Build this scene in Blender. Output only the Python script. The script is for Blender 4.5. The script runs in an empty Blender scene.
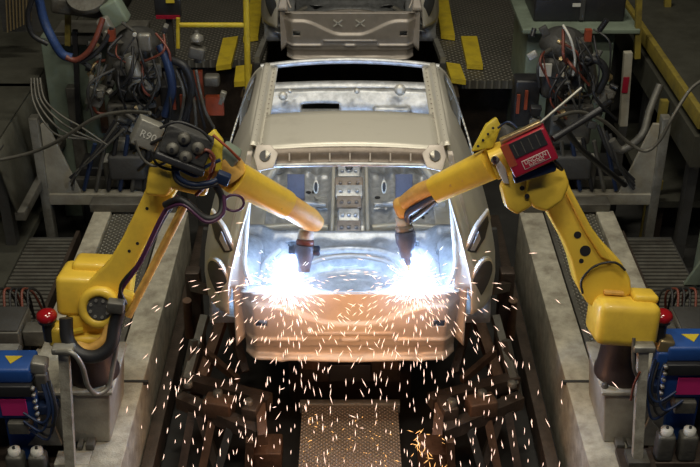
import bpy, bmesh, math, random
from mathutils import Vector, Matrix
V = Vector
sc = bpy.context.scene
col = sc.collection
R = math.radians
# ------------------------------------------------------------------ camera
TH, F, HC = R(30), 1100.0, 4.9
cam = bpy.data.cameras.new('camera'); cam.sensor_width = 36; cam.lens = 36*F/700
cam.clip_end = 200
co = bpy.data.objects.new('camera', cam); col.objects.link(co)
co.location = (0, 0, HC); co.rotation_euler = (R(60), 0, 0); sc.camera = co

def P(px, py, Y=None, z=None):
    """survey helper: where the sight line of a photo point meets a plane Y or height z"""
    dx = (px-350)/F; dv = (233.5-py)/F
    d = V((dx, math.cos(TH)+dv*math.sin(TH), -math.sin(TH)+dv*math.cos(TH)))
    t = Y/d.y if Y is not None else (z-HC)/d.z
    return V((0, 0, HC))+d*t

# ------------------------------------------------------------------ materials
def mat(name, c, rough=.5, metal=0, dirt=.3, dirt_c=None, scale=6, bump=.1, bscale=40, emit=None, es=0, spec=.5, coat=0):
    m = bpy.data.materials.new(name); m.use_nodes = True
    nt = m.node_tree; N = nt.nodes; L = nt.links; b = N['Principled BSDF']
    b.inputs['Roughness'].default_value = rough; b.inputs['Metallic'].default_value = metal
    b.inputs['Specular IOR Level'].default_value = spec
    b.inputs['Coat Weight'].default_value = coat
    if emit:
        b.inputs['Emission Color'].default_value = (*emit, 1); b.inputs['Emission Strength'].default_value = es
    tc = N.new('ShaderNodeTexCoord')
    n = N.new('ShaderNodeTexNoise'); n.inputs['Scale'].default_value = scale; n.inputs['Detail'].default_value = 6
    n.inputs['Roughness'].default_value = .65
    L.new(tc.outputs['Object'], n.inputs['Vector'])
    r = N.new('ShaderNodeValToRGB')
    dc = dirt_c or tuple(x*.45 for x in c)
    r.color_ramp.elements[0].position = .30; r.color_ramp.elements[1].position = .30+.35*max(dirt, .05)+.1
    r.color_ramp.elements[0].color = (*[c[i]*(1-dirt)+dc[i]*dirt for i in range(3)], 1)
    r.color_ramp.elements[1].color = (*c, 1)
    L.new(n.outputs['Fac'], r.inputs['Fac']); L.new(r.outputs['Color'], b.inputs['Base Color'])
    if bump:
        n2 = N.new('ShaderNodeTexNoise'); n2.inputs['Scale'].default_value = bscale; n2.inputs['Detail'].default_value = 4
        L.new(tc.outputs['Object'], n2.inputs['Vector'])
        bp = N.new('ShaderNodeBump'); bp.inputs['Strength'].default_value = bump; bp.inputs['Distance'].default_value = .01
        L.new(n2.outputs['Fac'], bp.inputs['Height']); L.new(bp.outputs['Normal'], b.inputs['Normal'])
    return m

def tread(name, c, scale=22, metal=.6, rough=.45, strength=.8, rot=45):
    """raised-lozenge tread plate"""
    m = mat(name, c, rough, metal, .6, None, 3, 0)
    nt = m.node_tree; N = nt.nodes; L = nt.links; b = N['Principled BSDF']
    tc = N.new('ShaderNodeTexCoord'); mp = N.new('ShaderNodeMapping')
    mp.inputs['Rotation'].default_value = (0, 0, R(rot)); mp.inputs['Scale'].default_value = (scale, scale, scale)
    L.new(tc.outputs['Object'], mp.inputs['Vector'])
    ck = N.new('ShaderNodeTexChecker'); ck.inputs['Scale'].default_value = 1.0
    L.new(mp.outputs['Vector'], ck.inputs['Vector'])
    w = []
    for d in ('X', 'Y'):
        q = N.new('ShaderNodeTexWave'); q.bands_direction = d; q.inputs['Scale'].default_value = .31
        q.inputs['Distortion'].default_value = 0
        L.new(mp.outputs['Vector'], q.inputs['Vector']); w.append(q)
    mx = N.new('ShaderNodeMath'); mx.operation = 'MULTIPLY'
    L.new(w[0].outputs['Fac'], mx.inputs[0]); L.new(w[1].outputs['Fac'], mx.inputs[1])
    bp = N.new('ShaderNodeBump'); bp.inputs['Strength'].default_value = strength; bp.inputs['Distance'].default_value = .02
    L.new(mx.outputs[0], bp.inputs['Height']); L.new(bp.outputs['Normal'], b.inputs['Normal'])
    # worn crests are brighter bare metal
    mix = N.new('ShaderNodeMix'); mix.data_type = 'RGBA'
    src = b.inputs['Base Color'].links[0].from_socket
    rr = N.new('ShaderNodeMath'); rr.operation = 'POWER'; rr.inputs[1].default_value = 1.5
    L.new(mx.outputs[0], rr.inputs[0]); L.new(rr.outputs[0], mix.inputs['Factor'])
    L.new(src, mix.inputs['A']); mix.inputs['B'].default_value = (*[min(1, x*2.4) for x in c], 1)
    L.new(mix.outputs['Result'], b.inputs['Base Color'])
    return m

M = {}
M['yellow'] = mat('robot_yellow_paint', (.80, .54, .055), .42, 0, .4, (.42, .24, .04), 5, .06, 30, coat=.2)
M['orangey'] = mat('scorched_yellow_paint', (.72, .42, .10), .5, 0, .5, (.22, .09, .02), 9, .12, 60)
M['safetydk'] = mat('worn_dimmed_yellow_paint', (.26, .20, .03), .6, 0, .6, (.08, .065, .03), 10, .2, 40)  # dirtier, darker safety yellow; dimness of the far corners put into the colour
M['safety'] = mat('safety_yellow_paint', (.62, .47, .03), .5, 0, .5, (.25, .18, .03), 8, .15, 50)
M['cream'] = mat('cream_machine_paint', (.42, .395, .32), .6, .1, .6, (.16, .13, .09), 4, .2, 60)
M['concrete_cream'] = mat('worn_cream_beam_paint', (.54, .51, .41), .6, .1, .7, (.14, .11, .08), 9, .35, 90)
M['green'] = mat('grey_green_paint', (.21, .26, .20), .55, 0, .6, (.06, .065, .05), 3, .1, 40)
M['greydk'] = mat('dark_grey_machine_paint', (.06, .06, .058), .6, .2, .6, (.04, .035, .03), 8, .3, 50)
M['greymd'] = mat('grimy_grey_metal', (.15, .145, .125), .55, .4, .7, (.07, .06, .05), 10, .3, 50)
M['greylt'] = mat('light_grey_metal', (.34, .33, .29), .45, .5, .6, (.12, .11, .09), 10, .2, 50)
M['black'] = mat('black_rubber', (.018, .018, .02), .5, 0, .2, None, 20, .1, 80)
M['blackmt'] = mat('black_plastic', (.02, .02, .022), .4, 0, .3, (.05, .045, .04), 12, .1, 60)
M['floor'] = mat('dark_factory_floor', (.035, .034, .032), .7, .1, .6, (.012, .011, .01), 3, .3, 20)
M['deck'] = mat('grimy_walkway_steel', (.075, .074, .058), .65, .3, .6, (.03, .028, .02), 4, .25, 40)
M['steel'] = mat('galvanised_body_steel', (.64, .61, .53), .42, .35, .25, (.40, .37, .31), 5, .05, 25)
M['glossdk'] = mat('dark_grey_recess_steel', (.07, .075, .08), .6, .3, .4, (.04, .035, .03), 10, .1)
M['bluehose'] = mat('faded_blue_sleeve', (.02, .05, .16), .6, 0, .5, (.01, .02, .04), 14, .2, 40)
M['steel2'] = mat('pressed_floor_steel', (.60, .61, .62), .42, .45, .7, (.20, .21, .22), 16, .3, 22)
M['steel3'] = mat('rear_panel_steel', (.52, .47, .42), .5, .35, .45, (.30, .26, .22), 7, .1, 30)
M['sealer'] = mat('seam_sealer_brown_grey', (.30, .25, .21), .5, .3, .5, (.16, .13, .10), 20, .2, 60)
M['rust'] = mat('rusty_fixture_steel', (.16, .09, .055), .6, .4, .7, (.05, .03, .02), 10, .3, 50)
M['fixture'] = mat('dark_fixture_steel', (.095, .07, .055), .5, .5, .7, (.03, .025, .02), 10, .3, 50)
M['blue'] = mat('blue_machine_paint', (.015, .07, .28), .45, 0, .4, (.015, .04, .14), 8, .1, 50)
M['bluedk'] = mat('dark_blue_hose', (.015, .03, .08), .45, 0, .3, None, 12, .1, 50)
M['purple'] = mat('purple_cable', (.07, .02, .06), .4, 0, .3, None, 12, .1, 50)
M['red'] = mat('red_enamel', (.30, .01, .03), .35, 0, .3, (.2, .01, .02), 10, .05, 50, coat=.3)
M['redorange'] = mat('orange_red_paint', (.30, .055, .02), .5, 0, .6, (.10, .03, .02), 10, .1, 50)
M['pink'] = mat('magenta_label', (.55, .02, .16), .5, 0, .1, None, 10, 0)
M['white'] = mat('off_white_label', (.58, .57, .52), .5, 0, .3, (.4, .38, .32), 20, 0)
M['copperhose'] = mat('red_brown_hose', (.17, .045, .028), .45, 0, .4, None, 10, .1, 50)
M['lens'] = mat('red_lamp_lens', (.30, .008, .012), .15, 0, .1, None, 10, 0, coat=.6)
M['motor'] = mat('brown_cast_base', (.085, .06, .048), .38, .5, .5, (.03, .022, .02), 6, .1, 40)
M['blueplas'] = mat('blue_grey_boot', (.10, .12, .20), .5, 0, .4, (.03, .03, .06), 14, .2, 50)
M['brass'] = mat('brass_fitting', (.55, .42, .22), .35, .8, .3, None, 12, .05)
M['tread'] = tread('tread_plate', (.17, .16, .135), 20)
M['treadw'] = tread('cream_tread_grating', (.19, .18, .15), 30, .5, .4, 1.0)
M['treadc'] = tread('brown_checker_plate', (.24, .20, .16), 44, .4, .5, .8)

def emis(name, c, s):
    m = bpy.data.materials.new(name); m.use_nodes = True; N = m.node_tree.nodes
    N.remove(N['Principled BSDF']); e = N.new('ShaderNodeEmission')
    e.inputs['Color'].default_value = (*c, 1); e.inputs['Strength'].default_value = s
    m.node_tree.links.new(e.outputs[0], N['Material Output'].inputs[0]); return m
M['arc'] = emis('arc_plasma', (.75, .87, 1), 60)
M['spark_hot'] = emis('white_hot_spark', (.85, .9, 1), 6)
M['spark'] = emis('glowing_spark', (1, .66, .50), 3.0)
M['ember'] = emis('orange_ember', (1, .50, .16), 2.5)

# ------------------------------------------------------------------ mesh builder
def rotm(rx=0, ry=0, rz=0):
    return Matrix.Rotation(R(rz), 3, 'Z') @ Matrix.Rotation(R(ry), 3, 'Y') @ Matrix.Rotation(R(rx), 3, 'X')

class MB:
    def __init__(s): s.v = []; s.f = []; s.sm = []
    def add(s, vs, fs, smooth=False):
        o = len(s.v); s.v += [V(v) for v in vs]
        for f in fs: s.f.append([i+o for i in f]); s.sm.append(smooth)
        return s
    def box(s, c, size, rot=None, bev=0):
        bm = bmesh.new(); bmesh.ops.create_cube(bm, size=1)
        for v in bm.verts: v.co = V((v.co.x*size[0], v.co.y*size[1], v.co.z*size[2]))
        if bev: bmesh.ops.bevel(bm, geom=list(bm.edges), offset=bev, segments=3, profile=.5, affect='EDGES')
        bm.verts.index_update()
        m = rot or Matrix.Identity(3)
        s.add([m @ v.co + V(c) for v in bm.verts], [[v.index for v in f.verts] for f in bm.faces], bool(bev))
        bm.free(); return s
    def bx(s, x0, x1, y0, y1, z0, z1, bev=0):
        return s.box(((x0+x1)/2, (y0+y1)/2, (z0+z1)/2), (abs(x1-x0), abs(y1-y0), abs(z1-z0)), None, bev)
    def loft(s, rings, cap=True, smooth=True):
        n = len(rings[0]); vs = [p for r in rings for p in r]; fs = []
        for i in range(len(rings)-1):
            for j in range(n):
                k = (j+1) % n
                fs.append([i*n+j, i*n+k, (i+1)*n+k, (i+1)*n+j])
        s.add(vs, fs, smooth)
        if cap:
            s.add(rings[0], [list(range(n))[::-1]]); s.add(rings[-1], [list(range(n))])
        return s
    def cyl(s, a, b, r0, r1=None, n=20, sq=0):
        """tapered bar between two points; sq>0 makes the section a rounded square"""
        a, b = V(a), V(b); r1 = r0 if r1 is None else r1
        return s.tube([a, b], [r0, r1], n, sq, raw=True)
    def tube(s, pts, rad, n=10, sq=0, raw=False, up=None):
        pts = [V(p) for p in pts]
        if not raw:
            if not isinstance(rad, (list, tuple)): rad = [rad]*len(pts)
            q, rq = [], []
            for i in range(len(pts)-1):
                p0 = pts[max(i-1, 0)]; p1 = pts[i]; p2 = pts[i+1]; p3 = pts[min(i+2, len(pts)-1)]
                for k in range(6):
                    t = k/6
                    q.append(.5*((2*p1)+(p2-p0)*t+(2*p0-5*p1+4*p2-p3)*t*t+(3*p1-p0-3*p2+p3)*t**3))
                    rq.append(rad[i]*(1-t)+rad[i+1]*t)
            q.append(pts[-1]); rq.append(rad[-1]); pts, rad = q, rq
        rings = []; u = V(up) if up else V((0, 0, 1)); prev = None
        for i, p in enumerate(pts):
            t = (pts[min(i+1, len(pts)-1)]-pts[max(i-1, 0)])
            if t.length < 1e-9: t = V((0, 0, 1))
            t.normalize()
            ref = prev if prev is not None else (u if abs(t.dot(u)) < .95 else V((1, 0, 0)))
            w = t.cross(ref); w.normalize(); h = w.cross(t); prev = h
            ring = []
            for k in range(n):
                a = 2*math.pi*(k+.5)/n; c_, s_ = math.cos(a), math.sin(a)
                if sq:
                    e = 1-sq*.75
                    c_ = math.copysign(abs(c_)**e, c_); s_ = math.copysign(abs(s_)**e, s_)
                ring.append(p+(w*c_+h*s_)*rad[i])
            rings.append(ring)
        return s.loft(rings)
    def bar(s, a, b, w, h, up=(0, 0, 1)):
        """rectangular bar, w across, h along up"""
        a, b = V(a), V(b); t = (b-a).normalized(); x = t.cross(V(up)).normalized(); y = x.cross(t)
        rg = [[p+x*i*w/2+y*j*h/2 for i, j in ((-1, -1), (1, -1), (1, 1), (-1, 1))] for p in (a, b)]
        return s.loft(rg, True, False)
    def revolve(s, c, prof, axis=(0, 0, 1), n=28):
        ax = V(axis).normalized(); u = ax.orthogonal().normalized(); w = ax.cross(u); c = V(c)
        rings = [[c+ax*z+(u*math.cos(2*math.pi*k/n)+w*math.sin(2*math.pi*k/n))*max(r, 1e-4) for k in range(n)] for r, z in prof]
        return s.loft(rings, True)
    def prism(s, poly, org, ux, uy, thick, bev=0):
        """2-D outline in the plane (ux,uy) at org, extruded by thick along ux x uy, both ways"""
        ux = V(ux).normalized(); uy = V(uy).normalized(); n = ux.cross(uy).normalized()
        bm = bmesh.new()
        vs = [bm.verts.new(V(org)+ux*x+uy*y-n*thick/2) for x, y in poly]
        f = bm.faces.new(vs)
        g = bmesh.ops.extrude_face_region(bm, geom=[f])
        for e in g['geom']:
            if isinstance(e, bmesh.types.BMVert): e.co += n*thick
        bmesh.ops.recalc_face_normals(bm, faces=bm.faces)
        if bev: bmesh.ops.bevel(bm, geom=[e for e in bm.edges], offset=bev, segments=2, profile=.5, affect='EDGES', clamp_overlap=True)
        bm.verts.index_update()
        s.add([v.co.copy() for v in bm.verts], [[v.index for v in f.verts] for f in bm.faces], bool(bev)); bm.free(); return s
    def sheet(s, fn, nu, nv, hole=None, smooth=True):
        vs = [fn(i/nu, j/nv) for j in range(nv+1) for i in range(nu+1)]; fs = []
        for j in range(nv):
            for i in range(nu):
                if hole and hole((i+.5)/nu, (j+.5)/nv): continue
                a = j*(nu+1)+i; fs.append([a, a+1, a+nu+2, a+nu+1])
        return s.add(vs, fs, smooth)
    def build(s, name, m, parent=None, solid=0, label=None):
        off = V(parent.get('base', (0, 0, 0))) if parent else V((0, 0, 0))
        me = bpy.data.meshes.new(name)
        me.from_pydata([v-off for v in s.v], [], s.f); me.update()
        for p, q in zip(me.polygons, s.sm): p.use_smooth = q
        bm = bmesh.new(); bm.from_mesh(me)
        loose = [v for v in bm.verts if not v.link_faces]
        bmesh.ops.delete(bm, geom=loose, context='VERTS')
        if not solid: bmesh.ops.recalc_face_normals(bm, faces=bm.faces)
        bm.to_mesh(me); bm.free()
        if isinstance(m, str): m = M[m]
        me.materials.append(m)
        o = bpy.data.objects.new(name, me); col.objects.link(o)
        if solid:
            md = o.modifiers.new('thickness', 'SOLIDIFY'); md.thickness = solid; md.offset = 0
        if parent:
            o.parent = parent; o['base'] = tuple(off)
        if label: o['label'] = label
        return o

def tag(o, label, cat, group=None, kind=None):
    if label: o['label'] = label
    if cat: o['category'] = cat
    if group: o['group'] = group
    if kind: o['kind'] = kind
    return o
def thing(name, label, cat, loc, group=None):
    o = bpy.data.objects.new(name, None); col.objects.link(o); o.location = V(loc); o['base'] = tuple(V(loc))
    o.empty_display_size = .1
    return tag(o, label, cat, group)
def struct(name, mb, m, solid=0):
    o = mb.build(name, m, None, solid); o['kind'] = 'structure'; return o
def dup(root, loc, label, group=None):
    def rec(o, par):
        c = o.copy(); col.objects.link(c)
        if par: c.parent = par
        for ch in list(o.children): rec(ch, c)
        return c
    r = rec(root, None); r.location = V(loc); r['label'] = label
    if group: r['group'] = group
    return r
def words(name, txt, m, parent, org, ux, uy, size, depth=.002):
    """lettering as a real thin mesh lying in the plane (ux,uy)"""
    cu = bpy.data.curves.new(name, 'FONT'); cu.body = txt; cu.size = size; cu.extrude = depth; cu.align_x = 'CENTER'; cu.align_y = 'CENTER'
    t = bpy.data.objects.new('tmp_text', cu); col.objects.link(t)
    dg = bpy.context.evaluated_depsgraph_get(); me = bpy.data.meshes.new_from_object(t.evaluated_get(dg))
    bpy.data.objects.remove(t)
    ux = V(ux).normalized(); uy = V(uy).normalized(); n = ux.cross(uy)
    off = V(parent['base'])
    for v in me.vertices: v.co = V(org)+ux*v.co.x+uy*v.co.y+n*v.co.z-off
    me.materials.clear(); me.materials.append(M[m]); me.update()
    o = bpy.data.objects.new(name, me); col.objects.link(o); o.parent = parent; o['base'] = tuple(off)
    return o
def side(s, p):  # mirror a point for the left-hand copy of a hand-built piece
    return V((p[0]*s, p[1], p[2]))

rnd = random.Random(7)

# ================================================================== SETTING
struct('floor', MB().bx(-7, 7, -3, 20, -.1, 0), 'floor')
struct('wall_left', MB().bx(-7.1, -7, -3, 20, 0, 9), 'deck')
struct('wall_right', MB().bx(7, 7.1, -3, 20, 0, 9), 'deck')
struct('wall_back', MB().bx(-7, 7, 20, 20.1, 0, 9), 'deck')
struct('ceiling', MB().bx(-7, 7, -3, 20, 9, 9.1), 'deck')

# ================================================================== CAR BODY (built once, copied for the next one on the line)
def smooth(a, b, x):
    t = max(0, min(1, (x-a)/(b-a))); return t*t*(3-2*t)
def lerp_tab(tab, x):
    if x <= tab[0][0]: return tab[0][1]
    for (a, p), (b, q) in zip(tab, tab[1:]):
        if x <= b: return p+(q-p)*(x-a)/(b-a)
    return tab[-1][1]
PLAN = [(5.42, .72), (5.50, .80), (5.62, .86), (5.85, .905), (6.3, .92), (7.2, .90), (8.2, .86), (9.0, .80), (9.25, .72)]
PROF = [(.90, .93), (1.05, .985), (1.25, 1.0), (1.42, .985), (1.52, .955), (1.7, .885), (1.9, .80), (2.05, .725), (2.14, .665), (2.18, .625)]

def build_car(label):
    t = thing('car_body', label, 'car body', (0, 5.4, .9), 'bare car bodies on the line')
    ztop = lambda Y: lerp_tab([(5.62, 2.18), (6.98, 2.19), (8.05, 1.50), (9.25, 1.30)], Y)
    for s in (-1, 1):
        def outer(u, v, s=s):
            Y = 5.42+u*(9.25-5.42)
            z0 = .92; z1 = ztop(Y); z = z0+(z1-z0)*v
            lean = .20*smooth(1.40, 2.2, z)*(1-smooth(5.42, 6.4, Y))
            k = lerp_tab(PROF, z)
            return V((s*lerp_tab(PLAN, Y)*k, Y+lean, z))
        def hole(u, v):
            Y = 5.42+u*(9.25-5.42); z = .92+(ztop(Y)-.92)*v
            if Y < 5.78 and z < 1.22-.0*(Y-5.42): return True
            if (Y-6.02)**2+(z-.92)**2 < .33**2: return True       # wheel arch
            if (Y-8.45)**2+(z-.90)**2 < .34**2: return True
            if 6.45 < Y < 7.10+.9*(2.05-z) and 1.56 < z < 2.06 and Y < 7.75: return True   # side glass
            if 6.45 < Y < 7.95 and 1.0 < z < 1.50 and not (7.15 < Y < 7.3): return True  # door apertures
            return False
        MB().sheet(outer, 90, 34, hole).build('side_panel', 'steel', t, .012)
        # inner roof rail flange, two spot-welded strips
        MB().sheet(lambda u, v, s=s: V((s*(.575-.09*v+.0*u), 5.70+u*1.28, 2.19-.028*smooth(.45, .55, v)+.004*math.sin(v*9))), 20, 10).build('roof_rail', 'steel', t, .006)
        sp = MB()
        for k in range(17):
            sp.revolve((s*.552, 5.76+k*.073, 2.193), [(.007, 0), (.006, .002), (.001, .003)], n=8)
            sp.revolve((s*.507, 5.76+k*.073, 2.172), [(.006, 0), (.005, .002), (.001, .003)], n=8)
        q = sp.build('spot_welds', 'sealer', t); q['kind'] = 'stuff'
        # windscreen pillar
        MB().tube([(s*.57, 7.0, 2.14), (s*.66, 7.5, 1.86), (s*.78, 8.05, 1.50)], [.03, .03, .035], 8, .5).build('windscreen_pillar', 'steel', t)
        # inner body side behind the hatch frame: trim face from corner to corner
        MB().sheet(lambda u, v, s=s: V((s*(lerp_tab([(0, .56), (.25, .585), (.6, .62), (1, .61)], v)+u*lerp_tab([(0, .03), (.3, .06), (1, .12)], v)),
                                        5.72-.28*v-.01*u, 2.15-.76*v)), 6, 24).build('hatch_pillar', 'steel3', t, .010)
        MB().tube([(s*.575, 5.655, 1.96), (s*.60, 5.56, 1.72), (s*.615, 5.48, 1.52), (s*.58, 5.43, 1.42)], .012, 8).build('hatch_seam', 'steel3', t)
        MB().sheet(lambda u, v, s=s: V((s*(.63+.06*u), 5.485-.04*u, 1.42-.40*v-.05*u*v)), 5, 12).build('rear_corner', 'steel3', t, .008)
        # hinge bracket with a round dark hole: plate + ring + dark cup
        c = P(350+s*85, 157, Y=5.64)
        d = V((0, -.62, .78)).normalized(); ux = V((1, 0, 0)); uy = d.cross(ux).normalized()
        pl = [(-.05, -.07), (.04, -.09), (.065, 0), (.05, .075), (-.03, .075), (-.075, .02)]
        MB().prism([(x*s, y) for x, y in pl], c, ux, uy, .014, .004).build('hinge_bracket', 'steel3', t)
        MB().revolve(c+d*.006, [(.033, 0), (.033, .006), (.024, .008), (.024, .002)], d, 20).build('bracket_rim', 'steel', t)
        MB().prism([(.030*math.cos(k*math.pi/10), .034*math.sin(k*math.pi/10)) for k in range(20)], c+d*.016, ux, uy, .004).build('bracket_hole', 'blackmt', t)
        # inner wheel housing dome
        MB().sheet(lambda u, v, s=s: V((s*(.87-.30*math.sin(v*math.pi/2)**.7), 6.02+.37*math.cos(math.pi*u)*(1-.35*v**3), 1.0+.37*math.sin(math.pi*u)*(1-.25*v**3))), 20, 10).build('wheel_housing', 'steel2', t, .008)
        # long oval glossy pocket low on the corner, angled lamp recess above it
        a = P(350+s*130, 279, Y=5.47)
        pk = [(.068*math.cos(k*math.pi/12)*(1+.15*math.sin(k*math.pi/12)), .165*math.sin(k*math.pi/12)) for k in range(24)]
        ex = V((1, .45*s, 0)).normalized(); ey = V((.16*s, -.1, 1)).normalized()
        MB().prism(pk, a, ex, ey, .03, .010).build('pocket_rim', 'steel', t)
        nn = ex.cross(ey).normalized(); nn = nn if nn.y < 0 else -nn
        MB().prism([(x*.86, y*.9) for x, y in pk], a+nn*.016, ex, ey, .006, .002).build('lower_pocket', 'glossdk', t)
        b_ = P(350+s*127, 233, Y=5.50)
        pg = [(-.075*s, -.15), (.02*s, -.17), (.065*s, -.05), (.06*s, .10), (.03*s, .17), (-.03*s, .06)]
        MB().prism(pg, b_, ex, ey, .03, .010).build('lamp_recess_rim', 'steel', t)
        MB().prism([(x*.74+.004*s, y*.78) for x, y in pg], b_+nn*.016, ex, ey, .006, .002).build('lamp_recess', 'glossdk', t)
        MB().prism([(-.03*s, -.10), (.0, -.11), (.02*s, -.03), (-.01*s, .03)], b_+nn*.022, ex, ey, .006).build('lamp_bracket', 'steel2', t)
        # strut tower / side inner floor member with dark window
        w = P(350+s*54, 188, Y=7.35)
        MB().box(w+V((0, 0, 0)), (.13, .012, .21), rotm(-28), .004).build('footwell_opening', 'blueplas', t)
        w = P(350+s*58, 165, Y=7.6)
        for ox, oy in ((.04, .0), (-.22, -.02)):
            MB().revolve(w+V((s*ox, 0, .02)), [(.03, 0), (.028, .01), (.018, .012)], (0, -.6, .8), 14).build('floor_grommet', 'steel', t)
            MB().revolve(w+V((s*ox, -.008, .030)), [(.018, 0), (.017, .004)], (0, -.6, .8), 14).build('floor_hole', 'black', t)
        w = P(350+s*34, 187, Y=7.2)
        MB().prism([(.022*math.cos(k*math.pi/8), .052*math.sin(k*math.pi/8)) for k in range(16)], w, (1, 0, 0), (0, .45, .9), .012, .003).build('seat_slot_rim', 'steel', t)
        MB().prism([(.012*math.cos(k*math.pi/8), .038*math.sin(k*math.pi/8)) for k in range(16)], w+V((0, -.012, .006)), (1, 0, 0), (0, .45, .9), .006).build('seat_slot', 'black', t)
    # roof: plain rear panel, header bar at the front of the opening
    MB().sheet(lambda u, v: V(((u-.5)*1.02, 5.68+.50*v, 2.165+.028*(1-(2*u-1)**2)+.006*math.sin(v*math.pi))), 24, 8).build('roof_panel', 'steel', t, .01)
    MB().tube([(-.60+.1*k*1.2, 6.98+.03*(1-((k-5)/5)**2), 2.165+.035*(1-((k-5)/5)**2)) for k in range(11)], .020, 8, .4).build('windscreen_header', 'steel2', t)
    rh = MB()
    rh.sheet(lambda u, v: V(((u-.5)*1.04, 5.685-.05*v-.01*math.sin(v*6), 2.170+.020*(1-(2*u-1)**2)-.075*v-.010*smooth(.3, .5, v))), 40, 8)
    rr = rh.build('rear_header', 'sealer', t, .008)
    nb = MB()
    for k in range(9):
        nb.box(((k-4)*.115, 5.642, 2.145), (.008, .012, .045), rotm(-30))
    nb.build('header_clips', 'steel3', t)['kind'] = 'stuff'
    MB().tube([(-.52, 5.63, 2.095), (0, 5.62, 2.11), (.52, 5.63, 2.095)], .012, 8).build('header_lip', 'steel2', t)
    # floor pan height field with ribs, raised tunnel, spare wheel ring
    def fz(x, Y):
        z = 1.10-.16*smooth(6.55, 6.75, Y)
        r = math.hypot(x*.9, Y-5.92)
        z -= .12*(1-smooth(.36, .42, r))                       # spare wheel well
        z += .028*math.exp(-((r-.44)/.03)**2)
        z += .035*math.exp(-((Y-6.55)/.05)**2)                 # heel crossmember
        if Y > 6.7:
            z += .13*(1-smooth(.10, .17, abs(x)))*(1-smooth(7.7, 7.95, Y))               # tunnel
            z += .018*math.sin(abs(x)*42)*smooth(.2, .28, abs(x))*(1-smooth(7.9, 8.1, Y))
            z += .03*math.exp(-((Y-7.25)/.05)**2)+.03*math.exp(-((Y-7.75)/.04)**2)
            z += .30*smooth(7.85, 8.4, Y)
        else:
            z += .012*math.sin(x*38)*(1-smooth(6.3, 6.5, Y))*smooth(.5, .56, r)
            z += .05*smooth(.50, .62, abs(x))
            for q in (-.45, -.2, .2, .45):
                z += .022*math.exp(-(((x-q)/.05)**2+((Y-6.42)/.06)**2))
        return z
    MB().sheet(lambda u, v: V(((u-.5)*1.5, 5.50+v*2.9, fz((u-.5)*1.5, 5.50+v*2.9))), 96, 150,
               lambda u, v: any(((u-.5)*1.5-qx)**2/.075**2+(5.50+v*2.9-6.42)**2/.045**2 < 1 for qx in (-.36, .40))).build('floor_pan', 'steel2', t, .006)
    # stacked cross brackets over the tunnel
    for k, (py, w_, h_) in enumerate([(163, .20, .06), (172, .17, .05), (184, .21, .045), (192, .20, .045), (203, .18, .06), (216, .15, .07), (228, .17, .05)]):
        c = P(349, py, z=1.13)
        b = MB(); b.box(c, (w_, .12, .035), rotm(18), .008)
        for q in (-1, 0, 1): b.revolve(c+V((q*w_*.3, -.02, .022)), [(.014, 0), (.012, .008), (.004, .009)], n=10)
        b.build('tunnel_bracket', 'steel2' if k % 2 else 'sealer', t)
    MB().revolve(P(349, 167, z=1.17), [(.03, 0), (.03, .012), (.022, .013)], (0, -.5, .85), 16).build('tunnel_hole', 'black', t)
    for s in (-1, 1):
        MB().tube([P(350+s*18, 235, z=1.10), P(350+s*17, 200, z=1.10), P(350+s*16, 155, z=1.12)], .014, 8, .3).build('tunnel_rib', 'steel', t)
        MB().tube([P(350+s*22, 228, z=1.00), P(350+s*50, 226, z=1.00), P(350+s*88, 228, z=1.0)], .024, 8, .5).build('crossmember', 'steel', t)
        MB().tube([P(350+s*24, 205, z=1.00), P(350+s*60, 203, z=1.0), P(350+s*92, 205, z=1.0)], .020, 8, .5).build('crossmember', 'steel2', t)
        MB().tube([P(350+s*60, 150, z=1.30), P(350+s*72, 165, z=1.25), P(350+s*86, 185, z=1.2), P(350+s*92, 205, z=1.15)], .028, 8, .2).build('floor_sill', 'steel', t)
        MB().tube([P(350+s*70, 250, z=1.14), P(350+s*84, 262, z=1.14), P(350+s*92, 282, z=1.2)], .02, 8, .2).build('floor_rib', 'steel', t)
    hr = random.Random(3)
    for k in range(26):
        sx_ = hr.choice((-1, 1)); cx = sx_*hr.uniform(.20, .66); cy = hr.uniform(6.75, 7.8); cz = fz(cx, cy)
        if k % 2: MB().box((cx, cy, cz+.006), (hr.uniform(.04, .14), hr.uniform(.02, .07), .02), rotm(0, 0, hr.choice((0, 90, 30, -30))), .006).build('floor_stiffener', 'steel2', t)
        else: MB().revolve((cx, cy, cz+.004), [(.022, 0), (.022, .003)], n=12).build('drain_hole', 'black', t)
    # curved seam round the wheel well, seen end on
    MB().tube([P(350+50*math.cos(a), 274-18*math.sin(a), z=1.125) for a in [math.pi*k/8 for k in range(9)]], .016, 8, .3).build('wheel_well_ring', 'steel3', t)
    # rear panel with pressed relief, square holes, curved bulge, bottom lip
    def gull(x): return .16+.30*(1-smooth(.08, .48, abs(x)))
    def rp(u, v):
        hw = .655-.02*v; x = (2*u-1)*hw
        z = 1.385-.485*v; Y = 5.385+.075*v
        Y -= .028*smooth(gull(x)-.03, gull(x)+.03, v)
        Y -= .022*math.exp(-((v-.70)/.022)**2)*(1 if .28 < abs(x) < .62 or abs(x) < .05 else .15)
        Y -= .014*math.exp(-((v-.60)/.015)**2)*(1 if abs(x) < .26 else 0)
        Y += .02*smooth(.80, .86, v)-.05*smooth(.94, .99, v)
        z -= .012*math.exp(-((abs(x)-.42)/.03)**2)*smooth(.9, 1, v)
        z -= .022*(1-abs(x)/.66)*smooth(.9, 1, v)
        Y += .10*smooth(.56, .66, abs(x))
        return V((x, Y, z))
    def rhole(u, v):
        x = abs((2*u-1)*.65); return .50 < x < .565 and .39 < v < .49
    MB().sheet(rp, 110, 60, rhole).build('rear_panel', 'steel3', t, .006)
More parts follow.
